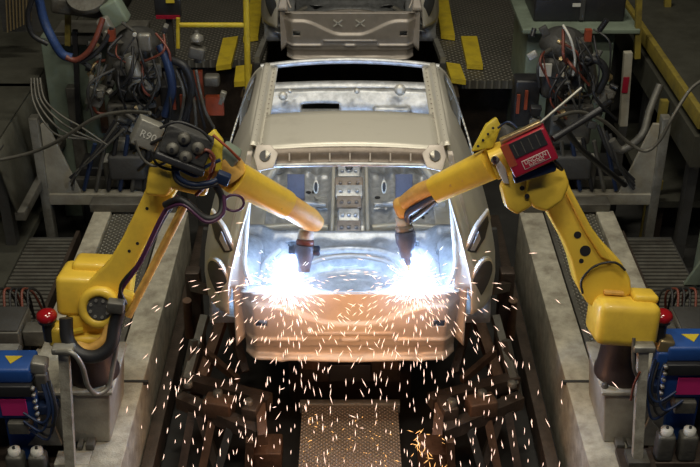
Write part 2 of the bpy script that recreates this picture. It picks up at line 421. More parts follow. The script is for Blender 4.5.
    MB().sheet(lambda u, v: V(((2*u-1)*.64, 5.39+.12*v, 1.39-.03*v-.05*smooth(.0, 1, v)*(1-smooth(0, .5, abs(2*u-1))))), 40, 5).build('latch_flange', 'steel3', t, .006)
    mk = MB()
    for cx, v_ in ((-.12, .22), (.10, .22)):
        for a_ in (38, -38):
            c = rp(.5+cx/1.3, v_)+V((0, -.012, 0)); dx = V((math.cos(R(a_)), 0, math.sin(R(a_))))
            mk.bar(c-dx*.055, c+dx*.055, .006, .012, (0, 0, 1))
    # dash crossmember, seen through the roof opening
    d = MB()
    d.sheet(lambda u, v: V(((u-.5)*1.24, 7.86-.10*math.sin(v*math.pi)+.03*math.sin(u*25)*.2, 1.63-.30*v+.012*math.sin(u*math.pi))), 60, 14,
            lambda u, v: .205 < u < .44 and .28 < v < .50)
    d.build('dash_crossmember', 'steel2', t, .008)
    for px, py, r in ((283, 96, .035), (357, 91, .022), (400, 90, .045), (290, 91, .018)):
        c = P(px, py, Y=7.72); MB().revolve(c, [(r, 0), (r*.8, .03), (r*.3, .032)], (0, -1, .3), 14).build('dash_boss', 'steel', t)
    MB().sheet(lambda u, v: V(((u-.5)*1.36, 7.88+v*.12, 1.62+.03*math.sin(v*math.pi)+.02*math.sin(u*math.pi))), 20, 6).build('cowl_panel', 'steel2', t, .008)
    MB().box((.32, 7.74, 1.50), (.30, .08, .10), None, .03).build('dash_bracket', 'steel2', t)
    # bulkhead and front frame under the bonnet line
    MB().bx(-.72, .72, 8.15, 8.18, .95, 1.28).build('bulkhead', 'steel', t)
    for s in (-1, 1): MB().bx(s*.42, s*.52, 8.2, 9.2, .98, 1.12, .01).build('front_rail', 'steel', t)
    MB().bx(-.65, .65, 9.15, 9.25, 1.0, 1.10, .02).build('front_crossmember', 'steel', t)
    for s in (-1, 1): MB().bx(s*.62, s*.84, 6.4, 8.2, .90, .99, .01).build('sill', 'steel', t)
    return t, mk
car, marks = build_car('bare silver car body being welded between the two yellow robots')
nxt = dup(car, (0, 10.42, .9), 'bare unlit car body behind, rear end just ahead of the welded one')
marks.v = [v+V((0, 5.02, 0)) for v in marks.v]
o = marks.build('tape_cross', 'white', None); o.parent = nxt
o.data.transform(Matrix.Translation(-V((0, 10.42, .9))))
del marks

# ================================================================== PLATFORMS
for s in (-1, 1):
    w = 'left' if s < 0 else 'right'
    tt = thing('robot_platform', f'long cream-edged tread plate platform under the {w} yellow robot', 'platform', (s*1.37, 4.2, 0), 'robot platforms')
    MB().bx(s*1.37, s*1.56, 4.15, 7.80, 0, .60, .006).build('inner_beam', 'concrete_cream', tt)
    MB().bx(s*1.57, s*1.98, 5.60, 7.80, .50, .585).build('tread_plate', 'treadw', tt)
    MB().bx(s*1.99, s*2.13, 5.22, 7.80, .35, .61, .006).build('outer_beam', 'concrete_cream', tt)
    MB().bx(s*1.57, s*1.60, 5.60, 7.80, .50, .603).build('edge_strip', 'greymd', tt)
    MB().bx(s*1.56, s*1.66, 4.78, 5.60, .4, .595, .004).build('lower_plate', 'concrete_cream', tt)
    MB().bx(s*1.56, s*1.76, 4.80, 4.92, .48, .60, .006).build('end_sill', 'concrete_cream', tt)
    MB().bx(s*1.55, s*1.60, 4.92, 5.45, .60, .64, .004).build('clamp_rail', 'greymd', tt)
    MB().bx(s*1.62, s*1.65, 4.92, 5.40, .60, .63, .004).build('clamp_rail', 'greymd', tt)
    MB().bx(s*1.34, s*1.60, 5.56, 5.58, .58, .606).build('joint_strip', 'greydk', tt)
    for k in range(5): MB().bx(s*1.42, s*(1.74 if k < 2 else 1.90), 4.3+k*.8, 4.38+k*.8, .02, .40).build('cross_tie', 'fixture', tt)
    if s < 0: tt.location.x += .06
    # bar and triangular bracket at the far end carrying the walkway
    bt = thing('walkway_bracket', f'pale triangular gusset bracket on a bar beyond the {w} platform', 'bracket', (s*2.3, 7.9, 0), 'walkway brackets')
    MB().bx(s*1.45, s*2.52, 7.95, 8.05, .58, .68, .006).build('crossbar', 'cream', bt)
    a, b_, c_ = V((s*2.22, 8.0, .68)), V((s*2.50, 8.0, .68)), V((s*2.47, 8.0, 1.30))
    MB().prism([(0, 0), (.27, 0), (.25, .62), (.20, .62)], (s*2.20, 7.98, .68), (s, 0, 0), (0, 0, 1), .03, .004).build('gusset', 'cream', bt)
    MB().bx(s*2.46, s*2.53, 7.93, 8.03, .0, 1.36, .005).build('upright', 'greylt', bt)
    MB().bx(s*2.05, s*2.45, 8.3, 8.36, .55, .64, .004).build('rear_bar', 'greymd', bt)
    # small machine foot block at platform end
    fb = thing('platform_end_block', f'grimy steel end block across the far end of the {w} platform', 'block', (s*1.7, 7.9, .55), 'platform end blocks')
    MB().bx(s*1.40, s*2.10, 7.78, 7.92, .60, .68, .01).build('bar', 'greymd', fb)
    MB().bx(s*1.50, s*1.78, 7.98, 8.22, .70, .90, .02).build('housing', 'greydk', fb)
    MB().bx(s*1.86, s*2.02, 8.06, 8.20, .68, .92, .015).build('clamp', 'greymd', fb)
    MB().bx(s*1.87, s*2.01, 8.05, 8.19, .92, .935).build('cap', 'white', fb)

# ================================================================== ROBOTS
def robot(s):
    w = 'left' if s < 0 else 'right'
    other = 'arm tip aimed at the ' + w + ' weld flash'
    bX = 1.58 if s > 0 else 1.50
    ped = thing('robot_pedestal', f'cream painted steel plinth under the {w} yellow robot', 'pedestal', (s*1.68, 5.2, .6), 'robot plinths')
    MB().prism([(-.17, 0), (.25, 0), (.25, .37), (-.21, .37)], (s*(bX+.08), 5.22, .60), (s, 0, 0), (0, 0, 1), .46, .012).build('plinth', 'cream', ped)
    MB().bx(s*(bX-.145), s*(bX+.36), 4.97, 5.47, .96, .985, .006).build('top_plate', 'concrete_cream', ped)
    MB().prism([(-.02, 0), (.18, 0), (0.02, .20)], (s*1.70, 4.95, .62), (s, 0, 0), (0, 0, 1), .02).build('front_gusset', 'greylt', ped)
    for dx in (-.2, .17): MB().revolve((s*(bX+.08+dx), 5.02, .985), [(.02, 0), (.02, .02), (.008, .03)], n=8).build('bolt', 'greymd', ped)
    t = thing('welding_robot', f'yellow jointed welding robot on the {w} platform, {other}', 'robot', (s*bX, 5.16, .985), 'yellow welding robots')
    MB().revolve((s*bX, 5.16, .985), [(.155, 0), (.155, .03), (.145, .05), (.125, .27), (.13, .29)]).build('base', 'motor', t)
    MB().revolve((s*bX, 5.16, 1.275), [(.13, 0), (.145, .01), (.145, .05), (.12, .06)]).build('turntable', 'blackmt', t)
    MB().box((s*(bX+.0), 5.14, 1.31), (.27, .28, .06), None, .025).build('turntable_flange', 'yellow', t)
    # counter block
    bx_ = MB(); bc = V((1.535, 5.03, 1.46)) if s > 0 else V((-1.46, 5.22, 1.50))
    if s > 0:
        bx_.box(bc+V((-.03, 0, 0)), (.345, .30, .25), rotm(-14, 4, 0), .05)
        blk = bx_.build('shoulder_housing', 'yellow', t)
        MB().box(bc+V((.075, .03, .125)), (.14, .15, .05), rotm(-14, 4, 0), .022).build('motor_cover', 'yellow', t)
        MB().box(bc+V((-.09, .05, .14)), (.11, .08, .02), rotm(-14, 4, 0), .005).build('rating_plate', 'orangey', t)
    else:
        bx_.box(bc+V((-.05, 0, .03)), (.24, .28, .24), rotm(-10, 3, 0), .035)
        bx_.box(bc+V((.04, .08, .11)), (.28, .18, .13), rotm(-10, 3, 0), .03)
        bx_.build('shoulder_housing', 'yellow', t)
        MB().box(bc+V((.0, -.06, -.13)), (.24, .20, .14), rotm(-10, 3, 0), .03).build('motor_cover', 'yellow', t)
        MB().box(P(60, 334, Y=5.0), (.10, .10, .13), rotm(0, 10, 0), .02).build('cable_bracket', 'yellow', t)
        MB().tube([P(77, 346, Y=4.95), P(90, 349, Y=4.93), P(104, 340, Y=4.95), P(110, 325, Y=5.0)], .03, 10).build('lower_rim', 'orangey', t)
    # lower arm plate
    S = P(607, 288, Y=5.08) if s > 0 else side(1, P(101, 306, Y=5.06))
    E = P(547, 180, Y=5.25) if s > 0 else P(165, 182, Y=5.25)
    a = (E-S); L_ = a.length; a.normalize(); n = V((s*-.05, -1, .35)); n = (n-a*n.dot(a)).normalized()
    x = a.cross(n).normalized()      # across the arm
    x = x if x.x > 0 else -x
    hw = [(-.10, .10), (-.02, .135), (.10, .135), (.24, .098), (.5*L_, .085), (.8*L_, .085), (L_, .10), (L_+.07, .07)]
    if s < 0: hw = [(-.10, .10), (-.02, .125), (.09, .125), (.24, .075), (.5*L_, .066), (.8*L_, .07), (L_, .08), (L_+.07, .06)]
    left_edge = [(-h, d) for d, h in hw]; right_edge = [(h, d) for d, h in hw][::-1]
    nx = n
    MB().prism(left_edge+right_edge, S-n*.08, x, a, .17, .016).build('lower_arm', 'yellow', t)
    if s > 0:
        for d_, o_, r_ in ((.25, -.005, .030), (.21, -.05, .013), (.35, 0, .020), (.60, -.01, .021), (.86, -.04, .02)):
            MB().revolve(S+a*d_+x*o_+n*.002, [(r_, 0), (r_, .006)], n, 18).build('arm_bore', 'black', t)
        MB().box(S+a*.72+n*.008-x*.02, (.07, .004, .07), Matrix((x, n, a)).transposed(), 0).build('arm_label', 'orangey', t)
        # raised side web, the lit long edge
        MB().prism([(.05, .18), (.092, .12), (.083, L_*.55), (.088, L_*.95), (.055, L_*.98), (.04, L_*.5)], S+n*.012, x, a, .03, .01).build('arm_web', 'yellow', t)
        MB().tube([S+a*.05-x*.13+n*.03, S+a*.12-x*.10+n*.03, S+a*.155+n*.03, S+a*.12+x*.10+n*.03, S+a*.05+x*.13+n*.03], .007, 6).build('hub_seal', 'black', t)
    else:
        MB().revolve(S+n*.0, [(.12, 0), (.12, .04), (.105, .055), (.075, .056), (.070, .04)], n).build('hub_ring', 'yellow', t)
        MB().revolve(S+n*.042, [(.068, 0), (.068, .006)], n).build('hub_plate', 'greydk', t)
        for k in range(8):
            q = k*math.pi/4
            MB().revolve(S+n*.048+(x*math.cos(q)+a*math.sin(q))*.05, [(.009, 0), (.009, .008)], n, 8).build('hub_bolt', 'greylt', t)
        # slim parallel link with the cables between
        MB().cyl(P(128, 316, Y=5.0), P(187, 200, Y=5.15), .020, .020, 10, .6).build('parallel_link', 'orangey', t)
        MB().box(P(124, 300, Y=5.03), (.09, .08, .11), rotm(0, 28, 0), .02).build('link_clevis', 'yellow', t)
        for k, d_, o_ in ((0, .42, .02), (1, .36, .0), (2, .62, -.02), (3, .78, .02)):
            MB().revolve(S+a*d_+x*o_+n*.002, [(.009, 0), (.009, .005)], n, 10).build('arm_bore', 'black', t)
    # shoulder hub back drum
    MB().revolve(S-n*.19, [(.11, 0), (.12, .02), (.12, .16)], n).build('shoulder_hub', 'yellow', t)
    # elbow castings
    if s > 0:
        def fr(ang): return Matrix((V((math.cos(R(ang)), 0, math.sin(R(ang)))), V((0, -1, .0)), V((-math.sin(R(ang)), 0, math.cos(R(ang)))))).transposed()
        oc = P(546, 187, Y=5.08)
        MB().prism([(-.115, -.03), (-.07, -.105), (.0, -.125), (.08, -.07), (.115, .02), (.08, .11), (-.06, .115), (-.105, .06)], oc, (1, 0, 0), (0, .35, .94), .10, .018).build('elbow_housing', 'yellow', t)
        k_ = P(517, 190, Y=5.10)
        MB().prism([(-.03, .12), (-.09, .02), (-.06, -.09), (.0, -.125), (.085, -.07), (.07, .10)], k_, (1, 0, 0), (0, .35, .94), .12, .018).build('elbow_knuckle', 'yellow', t)
        for p_ in ((522, 188), (527, 196)):
            MB().revolve(P(*p_, Y=5.02), [(.013, 0), (.013, .006)], (0, -1, .3), 10).build('knuckle_bolt', 'black', t)
        f0, f1, f2, f3 = P(508, 155, Y=5.18), P(492, 163, Y=5.18), P(436, 189, Y=5.32), P(403, 204, Y=5.45)
        MB().tube([f0+V((.03, 0, 0)), f1], [.085, .085], 20, .5, raw=True).build('forearm_collar', 'yellow', t)
        MB().tube([f1, f2], [.082, .072], 24, .55, raw=True).build('forearm', 'yellow', t)
        MB().tube([f2+V((0, 0, .018)), (f2+f3)/2+V((0, 0, .026)), f3+V((0, 0, .0))], [.052, .050, .042], 14).build('wrist_tube', 'orangey', t)
        MB().tube([f2+V((0, -.03, -.03)), (f2+f3)/2+V((0.015, -.04, -.03)), f3+V((.03, -.05, -.03)), f3+V((.035, -.03, -.09))], .022, 10).build('torch_cable', 'bluedk', t)
        MB().tube([f2+V((0, -.03, -.055)), (f2+f3)/2+V((0.03, -.05, -.06)), f3+V((.055, -.05, -.07))], .016, 10).build('torch_cable', 'black', t)
        MB().box(f3+V((0, 0, -.02)), (.10, .09, .12), rotm(0, -20, 0), .035).build('wrist', 'orangey', t)
        for q, rr0 in ((.25, .055), (.5, .03), (.72, .05)):
            MB().box(f1.lerp(f2, q)+V((0, -.079, rr0*.3)), (.035, .004, .012), rotm(-10, 27, 0)).build('stencil_mark', 'orangey', t)
        tip = P(409, 266, Y=5.38); c1 = P(403, 216, Y=5.47)
        # clevis plate, the bracket with bolt holes on top
        pl = [(-.09, -.08), (.02, -.06), (.06, .05), (.035, .10), (-.02, .06)]
        MB().prism(pl, P(489, 136, Y=5.2), (1, 0, 0), (0, .3, .95), .05, .008).build('top_bracket', 'safety', t)
        for q in ((483, 140), (488, 134), (493, 128), (478, 146)):
            MB().revolve(P(*q, Y=5.165), [(.007, 0), (.007, .005)], (0, -1, .3), 8).build('bracket_bolt', 'black', t)
        MB().revolve(P(495, 160, Y=5.09), [(.022, 0), (.022, .01), (.014, .012)], (0, -1, .3), 14).build('pivot_cap', 'greylt', t)
        MB().revolve(P(494, 158, Y=5.07), [(.011, 0), (.011, .014)], (0, -1, .3), 10).build('pivot_pin', 'black', t)
        MB().prism([(-.02, .06), (.03, -.01), (.05, -.09), (.02, -.08), (-.02, 0)], P(500, 167, Y=5.08), (1, 0, 0), (0, .3, .95), .02, .004).build('pivot_strap', 'white', t)
        MB().revolve(P(505, 139, Y=5.30), [(.06, -.04), (.07, 0), (.07, .06), (.05, .08)], (-.5, -.6, .5)).build('forearm_motor', 'greydk', t)
        # wire feeder
        ang = 28; cx = P(529, 150, Y=5.0); ux = V((math.cos(R(ang)), 0, math.sin(R(ang)))); uy0 = V((-math.sin(R(ang)), .25, math.cos(R(ang)))).normalized()
        nn = ux.cross(uy0).normalized(); uy0 = nn.cross(ux).normalized(); nf = nn if nn.y < 0 else -nn
        wf = MB().box(cx, (.235, .14, .175), Matrix((ux, uy0.cross(ux), uy0)).transposed(), .008).build('wire_feeder', 'red', t, label='red wire feeder box with a white name plate')
        face = cx+nf*.071
        MB().prism([(-.105, -.0), (.07, -.0), (.07, .082), (-.105, .082)], face+ux*.03+uy0*.004, ux, uy0, .006).build('feeder_window', 'blackmt', wf)
        for k in range(4):
            MB().bar(face+ux*(-.055+k*.04)+uy0*.012+nf*.003, face+ux*(-.055+k*.04)+uy0*.075+nf*.003, .004, .004, nf).build('window_rib', 'greymd', wf)
        MB().prism([(-.02, -.05), (.02, -.05), (.02, .07), (-.02, .07)], face-ux*.098+uy0*.022, ux, uy0, .004).build('side_label', 'redorange', wf)
        MB().prism([(-.07, -.022), (.07, -.022), (.07, .024), (-.07, .024)], face+uy0*-.045+ux*.015, ux, uy0, .004).build('plate_border', 'white', wf)
        MB().prism([(-.067, -.019), (.067, -.019), (.067, .021), (-.067, .021)], face+uy0*-.045+ux*.015+nf*.0015, ux, uy0, .004).build('name_plate', 'red', wf)
        tx = ux; ty = uy0
        words('plate_lettering', 'LINCOLN', 'white', wf, face+uy0*-.0355+ux*.015+nf*.0045, tx, ty, .027, .0006)
        words('plate_lettering', 'ELECTRIC', 'white', wf, face+uy0*-.055+ux*.015+nf*.0045, tx, ty, .019, .0006)
        MB().cyl(cx+ux*.10+uy0*.10, cx+ux*.36+uy0*.13+V((0, .1, 0)), .008, n=8).build('feeder_conduit', 'greylt', t)
        MB().cyl(cx+ux*.13, cx+ux*.40-uy0*.02+V((0, .12, 0)), .018, n=10).build('feeder_conduit', 'black', t)
        MB().box(cx+uy0*.105-ux*.0, (.22, .05, .02), Matrix((ux, uy0.cross(ux), uy0)).transposed(), .004).build('feeder_lid', 'brass', t)
        MB().tube([P(498, 128, Y=5.15), P(508, 122, Y=5.12), P(517, 128, Y=5.1)], .006, 8).build('cable', 'bluedk', t)
        MB().tube([P(547, 157, Y=4.98), P(556, 162, Y=4.95), P(562, 170, Y=5.0), P(548, 160, Y=4.96)], .008, 8).build('cable', 'black', t)
        MB().box(P(534, 172, Y=4.98), (.22, .05, .05), rotm(0, -20, 0), .012).build('feeder_mount', 'bluedk', t)
        MB().tube([P(645, 330, Y=4.98), P(641, 326, Y=4.95), P(650, 318, Y=4.95)], .025, 10).build('cable_bracket', 'safety', t)
    else:
        f0, f1, f2, f3 = P(218, 158, Y=5.15), P(233, 176, Y=5.15), P(285, 204, Y=5.32), P(314, 222, Y=5.45)
        MB().tube([f0, f1], [.085, .085], 20, .4, raw=True).build('forearm_collar', 'orangey', t)
        MB().tube([f1, f2], [.088, .078], 24, .35, raw=True).build('forearm', 'yellow', t)
        MB().tube([f2, (f2*.15+f3*.85), f3+(f3-f2)*.12], [.070, .066, .045], 24, .2, raw=True).build('wrist_tube', 'orangey', t)
        for q in ((255, 185), (264, 184), (275, 191), (282, 198), (303, 208), (275, 205), (312, 214), (241, 190)):
            pt = P(*q, Y=5.0); MB().revolve(f1+(f2-f1)*((q[0]-233)/52.)+V((0, -.085, .012)) if q[0] < 290 else f2+(f3-f2)*((q[0]-285)/29.)+V((0, -.066, .02)), [(.007, 0), (.007, .006)], (0, -1, .5), 8).build('arm_bore', 'black', t)
        tip = P(303, 268, Y=5.38); c1 = P(306, 230, Y=5.47)
        eb = P(163, 173, Y=5.18)
        MB().prism([(-.09, -.11), (.03, -.12), (.09, -.02), (.07, .09), (.0, .12), (-.06, .06)], eb, (1, 0, 0), (0, .35, .94), .14, .02).build('elbow_housing', 'yellow', t)
        MB().box(P(190, 177, Y=5.18), (.22, .16, .14), rotm(-10, 15, 0), .03).build('elbow_knuckle', 'yellow', t)
        MB().prism([(-.06, -.09), (.05, -.10), (.06, .06), (.015, .12), (-.03, .08)], P(212, 152, Y=5.1), (1, 0, 0), (0, .35, .94), .06, .008).build('top_bracket', 'safety', t)
        MB().box(P(229, 155, Y=5.12), (.10, .09, .10), rotm(0, 35, 0), .015).build('connector_box', 'green', t)
        MB().box(P(223, 178, Y=5.0), (.07, .05, .06), rotm(0, 25, 0), .008).build('connector_block', 'bluedk', t)
        # wire feeder seen from its drive roll side
        ang = -24; ux = V((math.cos(R(ang)), 0, math.sin(R(ang)))); uy0 = V((-math.sin(R(ang)), .25, math.cos(R(ang)))).normalized()
        c = P(187, 144, Y=5.0); rm = Matrix((ux, uy0.cross(ux), uy0)).transposed()
        wf = MB().box(c, (.24, .12, .15), rm, .012).build('wire_feeder', 'greydk', t, label='grey wire feeder with drive rolls')
        for (i, j) in ((-.055, -.03), (.02, -.045), (-.02, .04), (.06, .02)):
            cc = c+ux*i+uy0*j+V((0, -.062, .012))
            MB().revolve(cc, [(.032, 0), (.032, .012), (.022, .02), (.008, .024)], (0, -1, .25), 16).build('drive_roll', 'greymd', wf)
            MB().revolve(cc+V((0, -.024, .006)), [(.010, 0), (.010, .006)], (0, -1, .25), 10).build('roll_hub', 'black', wf)
        MB().box(c+ux*-.0+uy0*-.09+V((0, -.02, 0)), (.26, .12, .04), rm, .01).build('feeder_mount', 'blackmt', t)
        g = P(147, 133, Y=5.15)
        bb = MB().box(g, (.13, .12, .14), rotm(-10, 30, 10), .008).build('control_box', 'greylt', t)
        uxb = rotm(-10, 30, 10) @ V((1, 0, 0)); uyb = rotm(-10, 30, 10) @ V((0, 0, 1)); nb_ = rotm(-10, 30, 10) @ V((0, -1, 0))
        words('box_lettering', 'R90', 'white', bb, g+nb_*.062, uxb, uyb, .055, .001)
        MB().cyl(P(133, 152, Y=5.15), P(167, 136, Y=5.05), .010, n=8).build('box_strap', 'black', t)
        MB().cyl(P(138, 170, Y=5.15), P(165, 148, Y=5.05), .010, n=8).build('box_strap', 'black', t)
        for k, q in enumerate([((160, 128), (178, 122), (200, 130), (212, 142)), ((196, 158), (206, 150), (214, 158), (210, 172)), ((150, 150), (158, 165), (176, 170), (196, 164)), ((178, 168), (196, 176), (204, 168), (220, 160)), ((135, 140), (142, 158), (155, 166), (170, 160))]):
            MB().tube([P(*p_, Y=4.93+.01*k) for p_ in q], .007+.002*(k % 2), 8).build('hose', ['black', 'copperhose', 'black', 'bluedk', 'greymd'][k], t)
        # hose loops
        MB().tube([P(165, 205, Y=5.0), P(182, 200, Y=4.95), P(205, 218, Y=4.92), P(220, 214, Y=4.95), P(222, 198, Y=5.0), P(215, 185, Y=5.0)], .019, 10).build('hose', 'black', t)
        MB().tube([P(168, 208, Y=4.98), P(184, 205, Y=4.93), P(206, 222, Y=4.9), P(223, 214, Y=4.93), P(224, 195, Y=4.98)], .010, 8).build('hose', 'purple', t)
        MB().tube([P(176, 160, Y=4.98), P(178, 176, Y=4.95), P(192, 184, Y=4.95), P(212, 182, Y=4.97), P(219, 177, Y=5.0)], .014, 8).build('hose', 'bluedk', t)
        MB().tube([P(173, 165, Y=4.98), P(177, 181, Y=4.95), P(195, 188, Y=4.95), P(218, 184, Y=4.98)], .011, 8).build('hose', 'black', t)
        MB().tube([P(234+10*math.cos(k*math.pi/6), 203+8*math.sin(k*math.pi/6), Y=4.98) for k in range(13)], .007, 8).build('hose', 'purple', t)
        MB().tube([P(121, 302, Y=4.98), P(122, 288, Y=4.98), P(140, 262, Y=4.98), P(163, 215, Y=5.02), P(178, 196, Y=5.05)], .014, 8).build('hose', 'purple', t)
        MB().tube([P(126, 304, Y=4.97), P(121, 285, Y=4.97), P(144, 257, Y=4.99), P(166, 215, Y=5.03), P(180, 198, Y=5.05)], .010, 8).build('hose', 'black', t)
        MB().tube([P(66, 318, Y=4.95), P(68, 340, Y=4.90), P(80, 354, Y=4.86), P(97, 356, Y=4.85), P(111, 345, Y=4.88), P(115, 325, Y=4.93), P(119, 310, Y=4.95)], .037, 12).build('main_hose', 'black', t)
        MB().box(P(116, 306, Y=4.93), (.09, .06, .07), rotm(0, 8, 0), .01).build('hose_clamp', 'greymd', t)
        MB().tube([P(205, 150, Y=5.03), P(214, 165, Y=4.99), P(205, 185, Y=4.98), P(196, 195, Y=5.0)], .010, 8).build('hose', 'redorange', t)
        MB().tube([P(213, 135, Y=5.05), P(228, 148, Y=5.03), P(240, 160, Y=5.05)], .007, 8).build('hose', 'redorange', t)
    # torch body: collar, rings, boot, nozzle
    ax = (tip-c1).normalized(); Lt = (tip-c1).length
    MB().revolve(c1, [(.040, 0), (.046, .01), (.046, .05), (.04, .055)], ax).build('torch_collar', 'white', t)
    MB().revolve(c1+ax*.055, [(.048, 0), (.052, .01), (.052, .03), (.044, .035)], ax).build('torch_ring', 'copperhose' if s < 0 else 'sealer', t)
    MB().revolve(c1+ax*.09, [(.056, 0), (.060, .015), (.058, .06), (.048, .09), (.040, .15), (.030, Lt-.17), (.022, Lt-.12), (.018, Lt-.10)], ax).build('torch_body', 'blueplas', t)
    MB().revolve(tip-ax*.03, [(.014, 0), (.013, .05), (.008, .055)], ax, 14).build('torch_nozzle', 'brass', t)
    if s < 0:
        for q in (-1, 1): MB().revolve(c1+ax*.12+V((q*.055, 0, 0)), [(.03, 0), (.03, .03), (.02, .035)], (q, 0, 0), 12).build('torch_clamp', 'bluedk', t)
    return t
rl = robot(-1); rr_ = robot(1)

# ================================================================== STATIONS BESIDE THE ROBOTS
def label_tri(parent, c, ux, uy, sz):
    MB().prism([(-sz, sz*.55), (sz, sz*.55), (0, -sz*.9)], c, ux, uy, .004).build('warning_triangle', 'safety', parent)
for s in (-1, 1):
    w = 'left' if s < 0 else 'right'
    # blue torch cleaning station
    t = thing('torch_cleaning_station', f'blue torch cleaning machine with pink label beside the {w} robot plinth', 'machine', (s*1.95, 4.75, .3), 'blue torch cleaning machines')
    x0, x1 = (1.75, 2.12) if s > 0 else (1.78, 2.15)
    MB().bx(s*x0, s*x1, 4.66, 4.86, .99, 1.09, .02).build('upper_housing', 'blue', t)
    MB().bx(s*x0, s*x1, 4.63, 4.84, .92, .995, .008).build('dark_band', 'blackmt', t)
    MB().bx(s*(x0+.0), s*x1, 4.66, 4.92, .74, .92, .015).build('lower_housing', 'blue', t)
    xm = s*(x0+x1)/2
    MB().box((s*1.90, 4.655 if False else 4.645, .84), (.145, .008, .115), rotm(0, 0, 0)).build('pink_label', 'pink', t)
    label_tri(t, V((s*1.90, 4.76, 1.092)), (1, 0, 0), (0, 1, 0), .05)
    MB().bx(s*1.83, s*1.95, 4.62, 4.74, .66, .74, .008).build('spout', 'greymd', t)
    MB().bx(s*1.82, s*2.0, 4.72, 4.88, .38, .70, .01).build('column', 'blue', t)
    MB().box((s*1.74, 4.72, 1.08), (.09, .09, .08), rotm(0, 10, 0), .015).build('valve_block', 'brass' if s > 0 else 'greylt', t)
    MB().box((s*1.73, 4.70, .99), (.07, .07, .12), None, .015).build('regulator', 'blue' if s > 0 else 'greymd', t)
    MB().box((s*1.72, 4.70, .80), (.11, .08, .06), rotm(0, 6*s, 0), .01).build('actuator', 'bluedk', t)
    for k in range(6):
        MB().revolve((s*(x0-.01), 4.64, .76+k*.045), [(.012, 0), (.012, .02), (.006, .025)], (0, -1, 0), 8).build('fitting', 'greylt', t)
    for k in range(5):
        q = rnd.uniform(-.04, .04)
        MB().tube([(s*(1.72+q), 4.68, 1.0), (s*(1.68+q), 4.60, .86), (s*(1.73+q), 4.58, .66+.03*k), (s*(1.84+q), 4.62, .70+.03*k)], .0075, 8).build('air_line', 'black' if k % 2 else 'bluedk', t)
    MB().bx(s*1.74, s*2.15, 4.55, 4.9, .26, .36, .008).build('base_plate', 'fixture', t)
    t.location += V((0, .25, .10 if s < 0 else .25))
    MB().bx(s*1.78, s*2.1, 4.60, 4.85, -.2, .26).build('stand', 'fixture', t)
    for k in range(2):
        b = thing('lubricant_bottle', ('inner' if k == 0 else 'outer')+f' white-capped bottle at the foot of the {w} blue machine', 'bottle', (s*(1.80+.13*k), 4.60, .36), 'white-capped bottles')
        MB().box((s*(1.80+.13*k), 4.60, .45), (.10, .09, .18), None, .02).build('bottle_body', 'greymd', b)
        MB().revolve((s*(1.80+.13*k), 4.60, .54), [(.035, 0), (.035, .03), (.02, .035)], n=16).build('cap', 'white', b)
        MB().revolve((s*(1.80+.13*k), 4.60, .575), [(.009, 0), (.009, .012)], n=8).build('spigot', 'black', b)
        b.location += V((0, .25, .10 if s < 0 else .25))
    # cream post in front of the plinth
    pt = thing('sensor_post', f'slim cream post standing in front of the {w} robot plinth', 'post', (s*1.63, 4.72, .2), 'slim cream posts')
    if s > 0: a, b = P(637, 458, Y=4.80), P(643, 350, Y=4.84)
    else: a, b = P(71, 470, Y=4.80), P(64, 352, Y=4.84)
    MB().bar(a, b, .055, .045, (0, 1, 0)).build('upright', 'concrete_cream', pt)
    MB().box(b+V((0, 0, .02)), (.12, .07, .04), None, .01).build('head', 'greylt', pt)
    MB().box(V((a.x, a.y, a.z)), (.12, .12, .03)).build('foot', 'greymd', pt)
    MB().box(V((a.x, a.y, a.z-.04)), (.20, .2, .05)).build('foot_beam', 'fixture', pt)
    MB().bar(V((a.x, a.y, 0)), V((a.x, a.y, a.z-.05)), .08, .08, (0, 1, 0)).build('stub', 'fixture', pt)
    # red beacon
    be = thing('beacon_lamp', f'red domed beacon on a black stem beside the {w} yellow robot', 'beacon', P(350+s*312, 335, Y=4.95), 'red beacons')
    c = P(350+(312 if s > 0 else -303), 318, Y=4.98)
    MB().revolve(c, [(.055, 0), (.058, .015), (.050, .035), (.025, .048), (.002, .05)], n=20).build('lens', 'lens', be)
    MB().revolve(c-V((0, 0, .03)), [(.03, 0), (.05, .01), (.05, .03)], n=20).build('collar', 'greydk', be)
    MB().revolve(c-V((0, 0, .14)), [(.035, 0), (.035, .11)], n=16).build('stem', 'blackmt', be)
    MB().bar(c-V((0, 0, .12)), c-V((s*.17, -.06, .12)), .03, .02).build('bracket', 'safety', be)
    # looped hose between post and plinth
    if s < 0:
        h = MB().tube([P(57, 352, Y=4.78), P(72, 353, Y=4.74), P(82, 366, Y=4.74), P(88, 386, Y=4.78), P(97, 394, Y=4.82), P(108, 388, Y=4.86), P(112, 372, Y=4.9), P(117, 345, Y=4.95)], .014, 8).build('looped_hose', 'greylt')
        tag(h, 'grey hose looping from the slim post to the left robot plinth', 'hose')
    else:
        h = MB().tube([P(634, 338, Y=4.85), P(633, 352, Y=4.82), P(634, 368, Y=4.80), P(637, 376, Y=4.80)], .010, 8).build('looped_hose', 'greymd')
        h = tag(h, 'grey hose hanging beside the right robot base in front of the plinth', 'hose')
        h = MB().tube([P(640, 372, Y=4.79), P(634, 385, Y=4.80), P(631, 400, Y=4.83)], .007, 8).build('thin_lead', 'copperhose')
        tag(h, 'thin reddish lead hanging in front of the right robot plinth', 'cable')
    # junction boxes and cable tray
    tr = thing('cable_tray', f'dark slatted cable tray outside the {w} platform', 'tray', (s*2.35, 7, .4), 'dark cable trays')
    MB().bx(s*2.20, s*2.60, 6.25, 7.7, .38, .42).build('tray_bed', 'greydk', tr)
    for k in range(26): MB().bx(s*2.22, s*2.58, 6.32+k*.052, 6.35+k*.052, .42, .436).build('slat', 'greymd', tr)
    MB().bx(s*2.18, s*2.21, 6.25, 7.7, .36, .48).build('tray_edge', 'fixture', tr)
